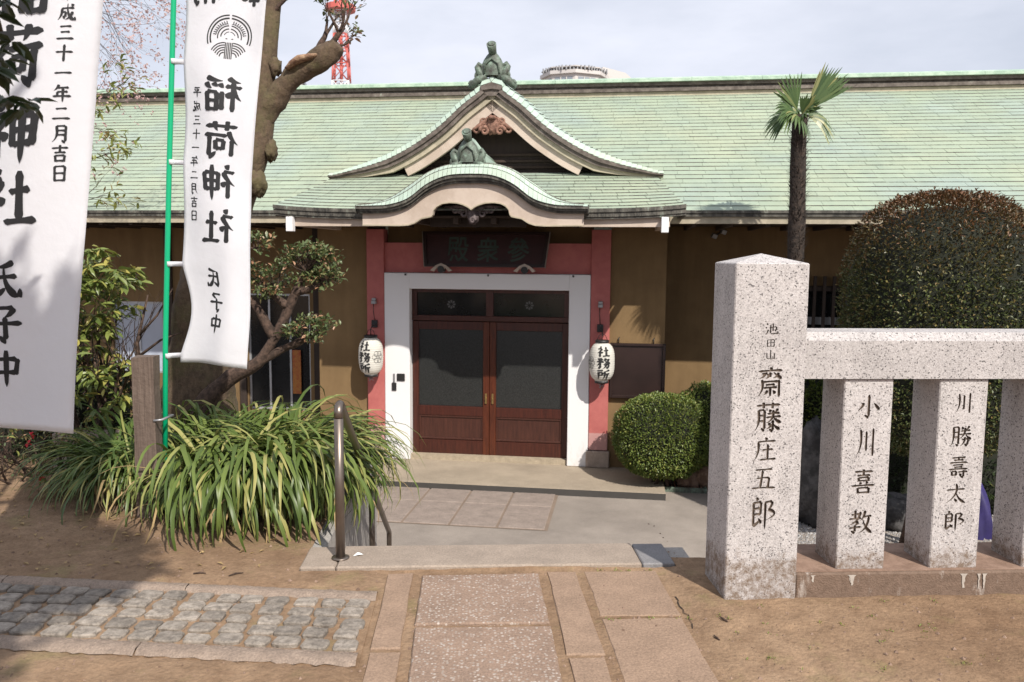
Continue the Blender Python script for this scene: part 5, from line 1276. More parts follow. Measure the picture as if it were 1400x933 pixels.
# ================================================================== PLANTS
def leaf_card(l, w, bend=.25, fold=.15, n=2):
    """leaf lying along +Y from the origin, with a fold and a droop"""
    if n == 1: return [(0, 0, 0), (w*.5, l*.5, fold*w), (0, l, -bend*l*.3), (-w*.5, l*.5, fold*w)], [(0, 1, 2, 3)]
    v = [(0, 0, 0)]; 
    for t, ww in ((.3, .85), (.65, .9)): z = -bend*l*t*t; v += [(-w*.5*ww, l*t, z+fold*w), (0, l*t, z), (w*.5*ww, l*t, z+fold*w)]
    v.append((0, l, -bend*l)); return v, [(0, 2, 1), (0, 3, 2), (1, 2, 5, 4), (2, 3, 6, 5), (4, 5, 7), (5, 6, 7)]
def rotm(d, roll):
    d = Vector(d).normalized(); q = d.to_track_quat('Y', 'Z'); return q.to_matrix().to_4x4() @ Matrix.Rotation(roll, 4, 'Y')
def leaves(parent, name, m, items, npart, origin=(0, 0, 0), l0=1.0, label_kind=None, n=2, wr=.4):
    """items: (pos, dir, length); nearest npart become parts, the rest one joined stuff part"""
    origin = Vector(origin); rn = random.Random(len(items))
    items = sorted(items, key=lambda it: (Vector(it[0])-Vector((0, 0, H))).length)
    if npart:
        vs = []
        for k in range(8):
            mb = MB(); v, f = leaf_card(1, wr*rn.uniform(.8, 1.15), rn.uniform(.0, .5), rn.uniform(.05, .3), n); mb.add(v, f); vs.append(mb.mesh(name, m))
        for p, d, l in items[:npart]: inst(name, vs[rn.randrange(8)], parent, Matrix.Translation(Vector(p)-origin) @ rotm(d, rn.uniform(-.7, .7)) @ Matrix.Scale(l, 4))
    rest = items[npart:]
    if rest:
        mb = MB()
        for p, d, l in rest:
            v, f = leaf_card(l, l*wr*rn.uniform(.8, 1.15), rn.uniform(0, .5), rn.uniform(.05, .3), n); M = Matrix.Translation(Vector(p)-origin) @ rotm(d, rn.uniform(-.7, .7))
            mb.add([M @ Vector(q) for q in v], f)
        mb.build('foliage' if npart == 0 else name, m, parent, kind='stuff')
def rdir(rn, up=0., out=None, k=1.0):
    d = Vector((rn.gauss(0, 1), rn.gauss(0, 1), rn.gauss(0, 1))).normalized()
    if out is not None: d = d*.8+Vector(out)*k
    d.z += up; return d.normalized()

# ---- big strap-leaved clump
def strap_mesh(l, w, lift, droop, side, n=11, name='strap_leaf', m='strap_leaf'):
    """arching blade leaving the origin towards +Y"""
    v = []; p = Vector((0, 0, 0)); a = lift
    for i in range(n+1):
        t = i/n; ww = w*.5*interp([0, .15, .6, .85, 1], [.7, .9, 1, .65, .03], t); x = side*l*t*t
        v += [(x-ww, p.y, p.z+ww*.35), (x, p.y, p.z), (x+ww, p.y, p.z+ww*.35)]
        st_ = l/n; p = p+Vector((0, cos(a), sin(a)))*st_; a -= droop/n*(.5+1.2*t)
    f = []
    for i in range(n): f += [(3*i, 3*i+1, 3*i+4, 3*i+3), (3*i+1, 3*i+2, 3*i+5, 3*i+4)]
    return v, f
def strap_clump(name, label, centres, count, npart, lrange, wrange, org, seed, mat_='strap_leaf', liftr=(.75, 1.45), droopr=(1.8, 3.2), dirf=None):
    t = empty(name, org, label=label, cat='plant', group='strap-leaved plants'); rn = random.Random(seed); items = []
    for _ in range(count):
        c = centres[rn.randrange(len(centres))]; a = rn.random()*2*pi; r = rn.random()**.5*c[2]
        bx, by = c[0]+r*cos(a), c[1]+r*sin(a); az = a+rn.gauss(0, .45)
        kk = .5 if (dirf and bx < -1.25 and cos(az) < -.1 and sin(az) < .5) else 1
        items.append((bx, by, c[3]+rn.uniform(0, .1), az, rn.uniform(*lrange)*c[4]*kk, rn.uniform(*wrange), rn.uniform(*liftr), rn.uniform(*droopr), rn.uniform(-.13, .13)))
    items.sort(key=lambda q: q[1]+q[4]*sin(q[3])*.6)
    vs = []
    for k in range(14):
        v, f = strap_mesh(1, rn.uniform(.019, .029), rn.uniform(*liftr), rn.uniform(*droopr), rn.uniform(-.13, .13)); mb = MB(); mb.add(v, f, smooth=True); vs.append(mb.mesh('strap_leaf', mat_))
    O_ = Vector(org)
    mb = MB()
    for i, (bx, by, bz, az, l, w, li, dr_, sd_) in enumerate(items):
        M = Matrix.Translation(Vector((bx, by, bz))-O_) @ Matrix.Rotation(az-pi/2, 4, 'Z') @ Matrix.Rotation(rn.uniform(-.25, .25), 4, 'Y')
        if i < npart: inst('strap_leaf', vs[rn.randrange(14)], t, M @ Matrix.Scale(l, 4))
        else:
            v, f = strap_mesh(l, w, li, dr_, sd_, 9); mb.add([M @ Vector(q) for q in v], f, smooth=True)
    mb.build('strap_leaf', mat_, t, kind='stuff')
    dry = MB()
    for _ in range(int(count*.06)):
        c = centres[rn.randrange(len(centres))]; a = rn.random()*2*pi; v, f = strap_mesh(c[4]*rn.uniform(.4, .8), .014, rn.uniform(.5, 1.2), rn.uniform(2.5, 4.5), rn.uniform(-.3, .3), 9)
        M = Matrix.Translation(Vector((c[0]+rn.uniform(-.3, .3), c[1]+rn.uniform(-.3, .1), c[3]+.05))-O_) @ Matrix.Rotation(a, 4, 'Z'); dry.add([M @ Vector(q) for q in v], f, smooth=True)
    dry.build('dry_leaf', 'dry_leaf', t, kind='stuff'); return t
cs = [(-1.42, 4.98, .24, .02, 1.0), (-1.18, 5.0, .2, .02, .95), (-1.6, 5.1, .2, .02, 1.0), (-1.05, 5.15, .18, .02, .9), (-1.35, 5.3, .24, .02, 1.05)]
strap_clump('strap_leaved_plant', 'large fountain of arching green strap leaves beside the handrail', cs, 2300, 300, (.62, 1.08), (.015, .027), (-1.35, 5.1, 0), 5, liftr=(.95, 1.5), droopr=(2.4, 4.0), dirf=True)
cs = [(-2.15, 5.35, .16, .02, .85), (-2.3, 5.5, .16, .02, .8), (-1.95, 5.45, .14, .02, .85)]
strap_clump('strap_leaved_plant', 'darker clump of flatter strap leaves left of the wooden stake', cs, 800, 220, (.55, .88), (.014, .024), (-2.2, 5.4, 0), 6, 'strap_leaf_dark', (.5, 1.3), (1.6, 3.0))
strap_clump('strap_leaved_plant', 'small tuft of dark grassy leaves behind the fence', [(4.45, 8.7, .12, LG, .55), (4.75, 8.8, .1, LG, .5)], 130, 0, (.7, 1.1), (.012, .018), (4.5, 8.7, LG), 7, 'strap_leaf_dark')
strap_clump('strap_leaved_plant', 'small dark tuft showing right of the second fence post', [(5.75, 9.0, .15, LG, .6)], 90, 0, (.7, 1.1), (.012, .018), (5.75, 9.0, LG), 8, 'strap_leaf_dark')

# ---- clipped bushes: leaves set all over a rounded body
def clipped(name, label, c, r, m, count, ll, seed, pw=2.6, stems=None, ground=0, wr=.5, bumps=.05):
    t = empty(name, (c[0], c[1], ground), label=label, cat='bush', group='clipped bushes'); rn = random.Random(seed); O_ = Vector((c[0], c[1], ground)); off = Vector((seed, 3, 1))
    def sr(d):
        q = (abs(d.x)**pw+abs(d.y)**pw+abs(d.z)**pw)**(-1/pw); return q*(1+bumps*noise.noise(d*2.2+off)+bumps*.7*noise.noise(d*6+off))
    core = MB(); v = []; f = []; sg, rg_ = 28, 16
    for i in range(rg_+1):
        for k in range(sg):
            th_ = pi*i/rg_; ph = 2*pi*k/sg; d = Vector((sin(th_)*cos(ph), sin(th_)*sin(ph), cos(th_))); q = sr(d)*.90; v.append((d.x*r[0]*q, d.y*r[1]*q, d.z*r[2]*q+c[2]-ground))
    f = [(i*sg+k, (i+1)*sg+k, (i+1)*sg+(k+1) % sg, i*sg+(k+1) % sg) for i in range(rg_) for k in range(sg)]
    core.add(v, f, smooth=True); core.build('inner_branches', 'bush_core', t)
    items = []
    while len(items) < count:
        d = Vector((rn.gauss(0, 1), rn.gauss(0, 1), rn.gauss(0, 1))).normalized()
        if d.y > .45: continue
        q = sr(d)*(1-abs(rn.gauss(0, .035))+(.03*rn.random()**3))*(1+(.035*rn.random() if rn.random() < .04 else 0)); p = Vector((c[0]+d.x*r[0]*q, c[1]+d.y*r[1]*q, c[2]+d.z*r[2]*q))
        nr = Vector((d.x/r[0], d.y/r[1], d.z/r[2])).normalized(); items.append((p, rdir(rn, .25, nr, .75), ll*rn.uniform(.65, 1.25)))
    leaves(t, 'foliage', m, items, 0, O_, n=1, wr=wr)
    for k in range(5):
        a = k*1.3; MB().tube([(r[0]*.25*cos(a), r[1]*.25*sin(a), -.02), (r[0]*.12*cos(a), r[1]*.12*sin(a), .3*(c[2]-ground)), (r[0]*.3*cos(a+1), r[1]*.3*sin(a+1), c[2]-ground)], [.04*r[0], .035*r[0], .02*r[0]], 7).build('stem', 'twig_bark', t)
    return t
clipped('clipped_dome_bush', 'big clipped dome bush with reddish young shoots behind the fence rail', (4.45, 7.6, .93), (.84, .80, 1.22), 'red_dome_leaf', 36000, .036, 3, 3.0, ground=LG, bumps=.035)
p = b2w(2.29, -.66, .77); clipped('clipped_round_bush', 'bright green clipped ball bush right of the entrance pillar', (p.x, p.y, p.z-.10), (.585, .50, .50), 'box_leaf', 17000, .033, 4, 2.4, ground=LG)
p = b2w(2.95, -.42, .80); clipped('clipped_round_bush', 'second green bush half hidden behind the gatepost', (p.x, p.y, p.z), (.50, .45, .50), 'box_leaf', 9000, .034, 5, 2.3, ground=LG, bumps=.12)
clipped('clipped_round_bush', 'low leafy green bush seen through the gap beside the gatepost', (3.85, 9.1, -.12), (.42, .35, .36), 'box_leaf', 3500, .05, 6, 2.0, ground=LG, bumps=.15)

clipped('dark_hedge', 'low dark hedge added for the shadowed foot of the office wall behind the fence', (5.9, 8.95, -.85), (2.1, .32, .55), 'dark_leaf', 9000, .055, 9, 3.5, ground=LG, bumps=.15)  # added hedge: its dark leaves stand in for shadowed wall between the posts
# ---- palm
t = empty('palm_tree', (3.47, 8.6, LG), label='small fan palm with a shaggy dark trunk rising in front of the roof', cat='tree')
tr_ = MB(); rn = random.Random(3)
tr_.tube([(.02-.06*k/16, 0, 4.33*k/16) for k in range(17)], [.092-.016*k/16 for k in range(17)], 16, ns=.22, nf=14)
tr_.build('trunk', 'palm_fibre', t)
fb = MB()
for _ in range(1500):
    z = rn.uniform(1.4, 4.33); a = rn.random()*2*pi; r = .10-.02*z/4.3; x = .02-.06*z/4.33; d = Vector((cos(a), sin(a), rn.uniform(.1, 1.4))).normalized(); p = Vector((x+r*cos(a), r*sin(a), z)); l = rn.uniform(.03, .09); sdv = Vector((-sin(a), cos(a), 0))*.006
    fb.add([p-sdv, p+sdv, p+d*l+Vector((0, 0, .01))], [(0, 1, 2)])
fb.build('trunk_fibres', 'palm_fibre', t, kind='stuff')
def fan(dirv, pet, R, spread=2.6, droop=.35, seed=0, n=26):
    rn = random.Random(seed); top = Vector((-.04, 0, 4.30)); d = Vector(dirv).normalized(); hub = top+d*pet+Vector((0, 0, .0))
    lf = MB(); lf.tube([top, top+d*pet*.5+Vector((0, 0, .02)), hub], [.012, .009, .008], 6)
    sidev = d.cross(Vector((0, -.9, .45))).normalized(); sidev = sidev if sidev.length > .1 else Vector((1, 0, 0)); nrm = sidev.cross(d).normalized()
    for i in range(n):
        a = lerp(-spread/2, spread/2, i/(n-1)); dd = (d*cos(a)+sidev*sin(a)).normalized(); sv = (-d*sin(a)+sidev*cos(a)).normalized(); l = R*(1-.22*abs(a)/1.3)*rn.uniform(.88, 1.08)
        pts = []
        for k in range(6):
            s = k/5; wv = interp([0, .45, .8, 1], [.004, .016, .011, .001], s); pz = hub+dd*l*s+Vector((0, 0, -droop*l*s**2.6))+nrm*.012*(1 if i % 2 else -1)*s
            pts += [pz-sv*wv, pz+sv*wv]
        lf.add(pts, [(2*k, 2*k+1, 2*k+3, 2*k+2) for k in range(5)])
    lf.build('fan_leaf', 'palm_leaf', t)
fan((.62, -.25, .80), .11, .50, .85, .0, 1, 16); fan((-.45, -.3, .80), .10, .40, 1.1, .05, 2, 16); fan((-.80, -.5, .35), .12, .32, 2.3, .40, 3, 24); fan((-.45, -.8, .0), .06, .30, 2.3, .5, 4, 22)
fan((.05, -.7, .30), .05, .27, 1.9, .3, 5, 20); fan((.75, -.1, .15), .08, .28, 1.5, .8, 6, 16); fan((-.1, .7, .6), .08, .28, 1.6, .4, 7, 14); fan((.3, -.4, .7), .04, .24, 1.3, .1, 9, 13); fan((-.9, .3, .2), .1, .28, 2.0, .6, 10, 18)

# ---- helper for twiggy branches
def twigs(mb, p, d, l, r, depth, rn, tips, spread=.6, up=.05):
    d = Vector(d).normalized(); n = 4; pts = [Vector(p)]; rr = [r]
    for i in range(n):
        d = (d+Vector((rn.gauss(0, .14), rn.gauss(0, .14), rn.gauss(0, .12)+up*.3))).normalized(); pts.append(pts[-1]+d*l/n); rr.append(r*(1-.45*(i+1)/n))
    mb.tube(pts, rr, 7 if r > .012 else (5 if r > .005 else 3), ns=.15 if r > .01 else 0, nf=20, cap=r > .01)
    if depth == 0: tips.append((pts[-1], d)); tips.append((pts[2], d)); return
    for k in range(rn.choice([2, 3, 3])):
        i = rn.randint(2, n); q = (d+Vector((rn.gauss(0, spread), rn.gauss(0, spread), rn.gauss(0, spread*.7)+up))).normalized(); twigs(mb, pts[i], q, l*rn.uniform(.6, .85), rr[i]*.7, depth-1, rn, tips, spread, up)

# ---- old pruned tree behind the right banner
t = empty('old_tree', (-2.03, 6.4, 0), label='old pruned tree with a mossy leaning trunk and a broken stub branch', cat='tree'); O_ = Vector((-2.03, 6.4, 0)); rn = random.Random(8)
mb = MB()
pts = [(-2.10, 6.4, -.1), (-2.08, 6.4, .3), (-2.04, 6.4, .8), (-1.99, 6.4, 1.3), (-1.86, 6.4, 1.75), (-1.70, 6.4, 2.12), (-1.56, 6.4, 2.45), (-1.53, 6.4, 2.75), (-1.50, 6.4, 3.05), (-1.45, 6.42, 3.4), (-1.38, 6.45, 3.8), (-1.40, 6.5, 4.4)]
rad = [.36, .28, .235, .205, .175, .13, .095, .085, .08, .06, .05, .04]
def cat(pts, rad, k=4):
    P_ = [Vector(p) for p in pts]; out = []; ro = []
    for i in range(len(P_)-1):
        a, b, c, d = P_[max(i-1, 0)], P_[i], P_[i+1], P_[min(i+2, len(P_)-1)]
        for j in range(k): s = j/k; out.append(.5*((2*b)+(c-a)*s+(2*a-5*b+4*c-d)*s*s+(3*b-a-3*c+d)*s**3)); ro.append(lerp(rad[i], rad[i+1], s))
    out.append(P_[-1]); ro.append(rad[-1]); return out, ro
a, b = cat(pts, rad, 9); mb.tube([p-O_ for p in a], b, 40, ns=.13, nf=5); mb.build('trunk', 'bark', t)
for c_, r_ in (((-1.475, 6.37, 2.32), (.045, .06, .08)), ((-1.58, 6.35, 2.08), (.07, .08, .10)), ((-1.43, 6.36, 2.93), (.045, .05, .07))): mb = MB(); mb.blob(tuple(Vector(c_)-O_), r_, .4, 3); mb.build('burl', 'bark', t)
mb = MB(); a, b = cat([(-1.58, 6.42, 2.42), (-1.50, 6.39, 2.62), (-1.36, 6.38, 2.80), (-1.16, 6.33, 2.94), (-1.01, 6.30, 3.03), (-.955, 6.28, 3.08)], [.06, .085, .082, .078, .076, .045], 10); mb.tube([p-O_ for p in a], b, 30, ns=.24, nf=7); mb.build('limb', 'bark', t)
mb = MB(); a, b = cat([(-1.33, 6.28, 2.90), (-1.22, 6.245, 2.96), (-1.10, 6.24, 2.99)], [.03, .055, .02], 4); mb.tube([p-O_ for p in a], b, 9, ns=.3, nf=18, flat=.5); mb.build('broken_wood', 'broken_wood', t)
tips = []
for p, d, l, r, dp in (((-1.12, 6.32, 3.0), (.25, -.1, 1), .22, .03, 2), ((-1.06, 6.32, 3.02), (.75, -.1, .75), .24, .028, 3), ((-.99, 6.3, 3.06), (1, 0, .4), .16, .012, 2), ((-1.46, 6.4, 3.3), (.5, -.2, .6), .2, .02, 2), ((-1.4, 6.5, 4.3), (.3, 0, 1), .6, .035, 3)): mb = MB(); twigs(mb, Vector(p)-O_, d, l, r, dp, rn, tips, .5, .15); mb.build('twig', 'twig_bark', t)
items = []
for p, d in tips:
    for _ in range(rn.randint(2, 4)): items.append((p+O_+Vector((rn.gauss(0, .02), rn.gauss(0, .02), rn.gauss(0, .02))), rdir(rn, .1, d, .8), rn.uniform(.03, .055)))
leaves(t, 'leaf', 'bronze_leaf', items, 250, O_, wr=.55)

# ---- gnarled small tree with leaf pads reaching right from behind the banner
t = empty('gnarled_azalea', (-1.95, 6.0, 0), label='gnarled little tree with bronze green leaf pads left of the entrance', cat='tree'); O_ = Vector((-1.95, 6.0, 0)); rn = random.Random(18)
mb = MB()
for pts, rad in (([(-1.95, 6.0, -.05), (-1.83, 6.0, .45), (-1.62, 5.98, .66), (-1.42, 5.95, .78), (-1.28, 5.95, .98), (-1.17, 5.95, 1.22), (-1.08, 5.95, 1.42), (-1.0, 5.93, 1.52)], [.10, .075, .055, .045, .036, .03, .022, .012]),
                 ([(-1.45, 5.96, .77), (-1.28, 5.95, .86), (-1.12, 5.95, .93), (-1.0, 5.93, 1.0)], [.04, .032, .026, .012]), ([(-1.30, 5.95, .95), (-1.40, 5.95, 1.15), (-1.52, 5.95, 1.3), (-1.6, 5.95, 1.45)], [.035, .028, .022, .012]),
                 ([(-1.2, 5.95, 1.18), (-1.32, 5.95, 1.28), (-1.42, 5.95, 1.38)], [.03, .022, .01]), ([(-1.15, 5.95, 1.28), (-1.0, 5.95, 1.32), (-.93, 5.95, 1.38)], [.03, .022, .01])):
    a, b = cat(pts, rad, 4); mb.tube([p-O_ for p in a], b, 10, ns=.35, nf=12)
mb.build('branches', 'twig_bark', t)
items = []; mb = MB(); tips = []
for c, r, n_ in (((-1.06, 5.93, 1.50), (.21, .18, .12), 30), ((-.95, 5.93, 1.40), (.12, .13, .10), 14), ((-1.28, 5.94, 1.35), (.17, .16, .12), 18), ((-1.42, 5.94, 1.62), (.12, .12, .06), 6), ((-1.04, 5.93, 1.02), (.19, .16, .085), 20), ((-1.52, 5.95, 1.42), (.12, .12, .08), 8), ((-.92, 5.93, 1.52), (.06, .08, .06), 5)):
    for _ in range(n_):
        d = rdir(rn, .3); q = Vector((c[0]+d.x*r[0]*.8, c[1]+d.y*r[1]*.8, c[2]+d.z*r[2]*.8)); base = Vector((c[0], c[1], c[2]-r[2]*.6)); mb.tube([base-O_, (base+q)/2-O_+Vector((0, 0, -.01)), q-O_], [.007, .005, .003], 4, cap=False)
        for _ in range(30):
            e = rdir(rn, .45, d, .4); items.append((q+Vector((rn.gauss(0, .032), rn.gauss(0, .032), rn.gauss(0, .02))), e, rn.uniform(.026, .046)))
mb.build('twig', 'twig_bark', t, kind='stuff')
leaves(t, 'leaf', 'bronze_leaf', items, 0, O_, wr=.5); t.location.x -= .085

# ---- broadleaf shrub left of the stake
t = empty('broadleaf_shrub', (-2.75, 6.2, 0), label='tall shrub with glossy green and yellow leaves beside the left banner', cat='shrub'); O_ = Vector((-2.75, 6.2, 0)); rn = random.Random(28)
mb = MB(); tips = []
for a in range(6): twigs(mb, (rn.gauss(0, .04), rn.gauss(0, .04), -.03), (rn.gauss(0, .22), rn.gauss(0, .15), 1), .62, .026, 3, rn, tips, .42, .22)
mb.build('branches', 'twig_bark', t); mb = MB(); mb.tube([(.32, -.05, 0), (.36, -.05, .5), (.33, -.05, .9), (.42, -.05, 1.25)], [.022, .018, .014, .006], 7); mb.tube([(.34, -.05, .8), (.5, -.05, .92), (.66, -.05, .98)], [.012, .009, .004], 6); mb.tube([(.34, -.05, .95), (.48, -.05, 1.1), (.6, -.05, 1.3)], [.012, .008, .003], 6)
mb.build('branches', 'twig_bark', t)
items = []
for c, r, n_ in (((-2.72, 6.05, 1.25), (.34, .28, .27), 60), ((-2.83, 6.05, .85), (.30, .25, .32), 55), ((-2.62, 6.0, 1.38), (.26, .2, .14), 26), ((-2.95, 6.1, 1.2), (.25, .25, .4), 34), ((-2.66, 6.05, .55), (.2, .2, .2), 24), ((-2.45, 6.0, 1.38), (.18, .14, .12), 12), ((-2.52, 6.0, 1.08), (.12, .12, .10), 6), ((-2.5, 6.0, .72), (.12, .12, .1), 5), ((-2.8, 6.0, 1.55), (.3, .2, .12), 16)):
    for _ in range(n_):
        d = rdir(rn, .1); q = Vector((c[0]+d.x*r[0]*rn.uniform(.5, 1), c[1]+d.y*r[1], c[2]+d.z*r[2]*rn.uniform(.5, 1))); k = rn.randint(6, 9)
        for i in range(k):
            a = 2*pi*i/k+rn.random(); items.append((q+Vector((cos(a)*.012, sin(a)*.012, rn.uniform(-.01, .01))), Vector((cos(a), sin(a)*.9, rn.uniform(-.75, .25))), rn.uniform(.065, .12)))
leaves(t, 'leaf', 'shrub_leaf', items, 300, O_, wr=.34)

# ---- lime-leaved branches and pink blossom against the sky
t = empty('lime_leaved_tree', (-3.95, 7.5, 0), label='thin tree with fresh lime leaves showing beside the left banner', cat='tree'); O_ = Vector((-3.95, 7.5, 0)); rn = random.Random(38)
mb = MB(); mb.tube([(0, 0, -.1), (.05, 0, 1), (.12, 0, 2.0), (.2, 0, 3.2)], [.06, .05, .035, .015], 9); tips = []
for z, d, l in ((2.6, (1, -.2, .3), .42), (2.9, (1, .1, .15), .5), (2.3, (1, -.1, .1), .5), (3.1, (.8, 0, .6), .4), (1.9, (1, 0, .3), .45), (2.75, (1, -.3, .0), .4)): twigs(mb, (.13, 0, z-.1), d, l, .012, 2, rn, tips, .38, .0)
mb.build('trunk', 'twig_bark', t); items = []
for p, d in tips:
    for _ in range(7): items.append((p+O_+Vector((rn.gauss(0, .03), rn.gauss(0, .03), rn.gauss(0, .03))), rdir(rn, .0, d, .7), rn.uniform(.05, .09)))
leaves(t, 'leaf', 'lime_leaf', items, 300, O_, wr=.32)
t = empty('cherry_tree', (-5.4, 9.0, 0), label='cherry tree with thin twigs of faded pink blossom at the upper left', cat='tree'); O_ = Vector((-5.4, 9.0, 0)); rn = random.Random(48)
mb = MB(); mb.tube([(0, 0, LG), (.0, 0, 1.0), (.15, 0, 2.4), (.3, 0, 3.6), (.4, 0, 5)], [.16, .14, .11, .08, .05], 12, ns=.15, nf=6); tips = []
for z, d, l in ((4.2, (1, 0, -.05), .9), (3.8, (1, -.1, .15), .85), (4.5, (1, .1, -.2), .9), (4.8, (1, 0, -.1), 1.0), (3.4, (1, 0, .1), .7), (3.0, (1, 0, .15), .7), (4.6, (.9, -.2, -.35), .95), (4.0, (1, .2, -.15), .95)): twigs(mb, (.36, 0, z), d, l, .018, 4, rn, tips, .42, -.06)
mb.build('branches', 'twig_bark', t); bl = MB()
for p, d in tips:
    for _ in range(rn.randint(1, 3)):
        q = p+Vector((rn.gauss(0, .025), rn.gauss(0, .025), rn.gauss(0, .03))); 
        for k in range(3):
            v, f = leaf_card(rn.uniform(.016, .03), .02, .1, .2, 1); M = Matrix.Translation(q) @ rotm(rdir(rn), rn.random()*3); bl.add([M @ Vector(x) for x in v], f)
bl.build('blossom', 'blossom', t, kind='stuff')

# ---- bare azalea under the left banner
t = empty('sparse_azalea', (-2.95, 5.75, 0), label='sparse brown twiggy azalea with a few red flowers under the left banner', cat='shrub'); O_ = Vector((-2.95, 5.75, 0)); rn = random.Random(58)
mb = MB(); tips = []
for a in range(26): twigs(mb, (rn.uniform(-.75, .35), rn.uniform(-.25, .35), -.02), (rn.gauss(0, .5), rn.gauss(0, .4)-.2, .8), .22, .009, 3, rn, tips, .55, .1)
mb.build('twigs', 'twig_bark', t); items = []
for p, d in tips:
    if rn.random() < .35:
        for _ in range(3): items.append((p+O_, rdir(rn, .2), rn.uniform(.02, .035)))
leaves(t, 'leaf', 'bronze_leaf', items, 0, O_, wr=.45)
items = [(O_+Vector((x+rn.gauss(0, .05), -.35+rn.gauss(0, .04), z+rn.gauss(0, .03))), rdir(rn, .3), .045) for x, z in ((.25, .38), (.03, .40), (.08, .28), (.17, .12), (-.3, .3)) for _ in range(9)]
leaves(t, 'fresh_leaf', 'lime_leaf', items, 0, O_, wr=.6)
for x, z in ((.15, .38), (.13, .33), (-.1, .35), (.2, .10), (-.35, .25)):
    fl = MB()
    for k in range(5): v, f = leaf_card(.03, .02, .3, .3, 1); M = Matrix.Translation((x, -.38, z)) @ rotm(rdir(rn, .2), 0); fl.add([M @ Vector(q) for q in v], f)
    fl.build('flower', 'red_flower', t)
clipped('dark_hedge', 'dark evergreen hedge behind the sparse azalea', (-3.9, 6.7, .15), (1.25, .45, .62), 'dark_leaf', 8000, .05, 77, 3.0, ground=-.2)

# ---- evergreen overhead: its trunk stands beside the camera, its lowest spray hangs into the picture
t = empty('overhanging_evergreen', (-3.0, -.2, 0), label='dark evergreen whose leafy spray hangs in from the top left corner', cat='tree'); O_ = Vector((-3.0, -.2, 0)); rn = random.Random(68)
mb = MB(); a, b = cat([(-3.0, -.2, -.1), (-2.95, -.2, 1.2), (-2.8, -.2, 2.6), (-2.3, -.2, 3.8), (-1.4, -.1, 4.9), (-.8, 0, 5.4)], [.24, .2, .17, .13, .09, .04]); mb.tube([p-O_ for p in a], b, 14, ns=.15, nf=5); mb.build('trunk', 'bark', t)
mb = MB()
for pts, rad in (([(-2.4, -.2, 3.6), (-2.0, .8, 3.4), (-1.55, 1.6, 2.9), (-1.25, 2.1, 2.4), (-1.17, 2.2, 2.1)], [.07, .05, .03, .015, .006]), ([(-1.9, -.15, 4.3), (-1.2, .6, 4.4), (-.6, 1.0, 4.5)], [.06, .04, .02]), ([(-1.6, -.1, 4.6), (-1.6, -.9, 4.9), (-1.2, -1.6, 5.0)], [.06, .04, .02]), ([(-2.3, -.2, 3.8), (-3.0, .6, 4.3), (-3.4, 1.4, 4.5)], [.06, .04, .02])):
    a, b = cat(pts, rad); mb.tube([p-O_ for p in a], b, 8)
mb.build('limbs', 'bark', t)
items = []
for c, r, n_ in (((-1.26, 2.12, 2.20), (.15, .2, .13), 30), ((-1.20, 2.15, 2.05), (.10, .12, .13), 20), ((-1.24, 2.1, 1.92), (.08, .12, .07), 7), ((-1.25, 2.2, 2.38), (.2, .1, .15), 14), ((-1.14, 2.2, 1.94), (.03, .06, .04), 3), ((-.84, 2.2, 2.25), (.02, .03, .015), 1)):
    for _ in range(n_):
        d = rdir(rn); q = Vector((c[0]+d.x*r[0]*rn.random()**.4, c[1]+d.y*r[1], c[2]+d.z*r[2]*rn.random()**.4)); k = rn.randint(5, 7)
        for i in range(k): aa = 2*pi*i/k+rn.random(); items.append((q, Vector((cos(aa), sin(aa), rn.uniform(-.9, .2))), rn.uniform(.045, .075)))
leaves(t, 'leaf', 'dark_leaf', items, 300, O_, wr=.42)
cr = MB()
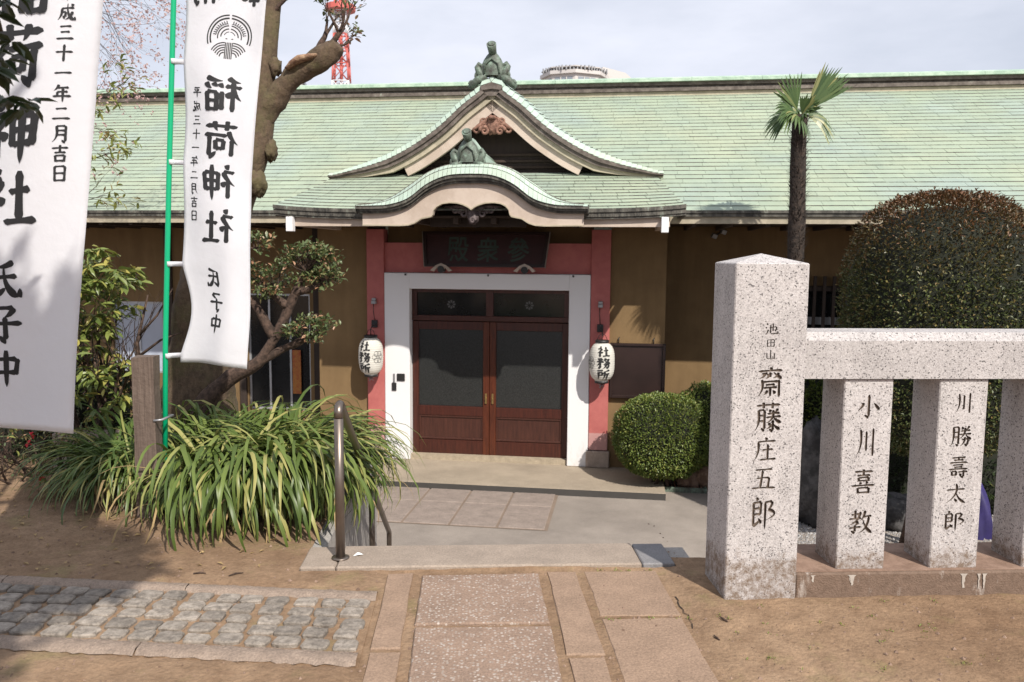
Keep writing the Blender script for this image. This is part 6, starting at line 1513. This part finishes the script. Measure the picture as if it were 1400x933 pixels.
def crown(c, r, n_):
    for _ in range(n_):
        d = rdir(rn); q = Vector((c[0]+d.x*r[0]*rn.random()**.45, c[1]+d.y*r[1]*rn.random()**.45, c[2]+d.z*r[2])); v, f = leaf_card(rn.uniform(.12, .2), rn.uniform(.06, .10), .2, .1, 1); M = Matrix.Translation(q-O_) @ rotm(rdir(rn), rn.random()*3); cr.add([M @ Vector(x) for x in v], f)
# shade falls on ground point S from crown point S + (0.41, -0.91)*h/1.235
for sx, sy, rx, ry, h in ((-2.35, 3.95, .72, .62, 4.4), (-2.2, 3.2, .45, .5, 4.3), (-3.2, 3.6, .8, .8, 4.5), (-2.7, 4.3, .6, .45, 4.2), (-1.95, 4.15, .38, .42, 4.3), (-3.9, 4.3, .8, .8, 4.5), (-3.2, 2.6, .9, .6, 4.6)):
    crown((sx+.436*h, sy-.98*h, h), (rx, ry, .35), int(2600*rx*ry)+200)
cr.build('crown', 'dark_leaf', t, kind='stuff')

# ---- weeds and litter on the dirt
mb = MB(); rn = random.Random(78)
for _ in range(46):
    x = rn.uniform(1.0, 2.6); y = rn.uniform(2.9, 3.52)
    if rn.random() < .25: x, y = rn.uniform(.4, 1.0), rn.choice([3.945, 3.39])
    for k in range(rn.randint(3, 9)):
        v, f = leaf_card(rn.uniform(.006, .016), .006, .2, .3, 1); M = Matrix.Translation((x+rn.gauss(0, .01), y+rn.gauss(0, .008), th(x, y)+.001)) @ rotm(rdir(rn, .7), 0); mb.add([M @ Vector(q) for q in v], f)
mb.build('weeds', 'lime_leaf', kind='stuff', label='tiny green weeds sprouting from the dirt beside the paving', cat='weeds')
mb = MB()
for _ in range(260):
    x = rn.uniform(-3.0, -.9); y = rn.uniform(4.0, 6.0) if rn.random() < .7 else rn.uniform(5.2, 6.2)
    v, f = leaf_card(rn.uniform(.02, .05), rn.uniform(.008, .02), .3, .3, 1); M = Matrix.Translation((x, y, th(x, y)+.008)) @ rotm((rn.gauss(0, 1), rn.gauss(0, 1), .05), rn.uniform(-.5, .5)); mb.add([M @ Vector(q) for q in v], f)
mb.build('leaf_litter', 'dry_leaf', kind='stuff', label='dry brown leaf litter under the shrubs at left', cat='leaf litter')
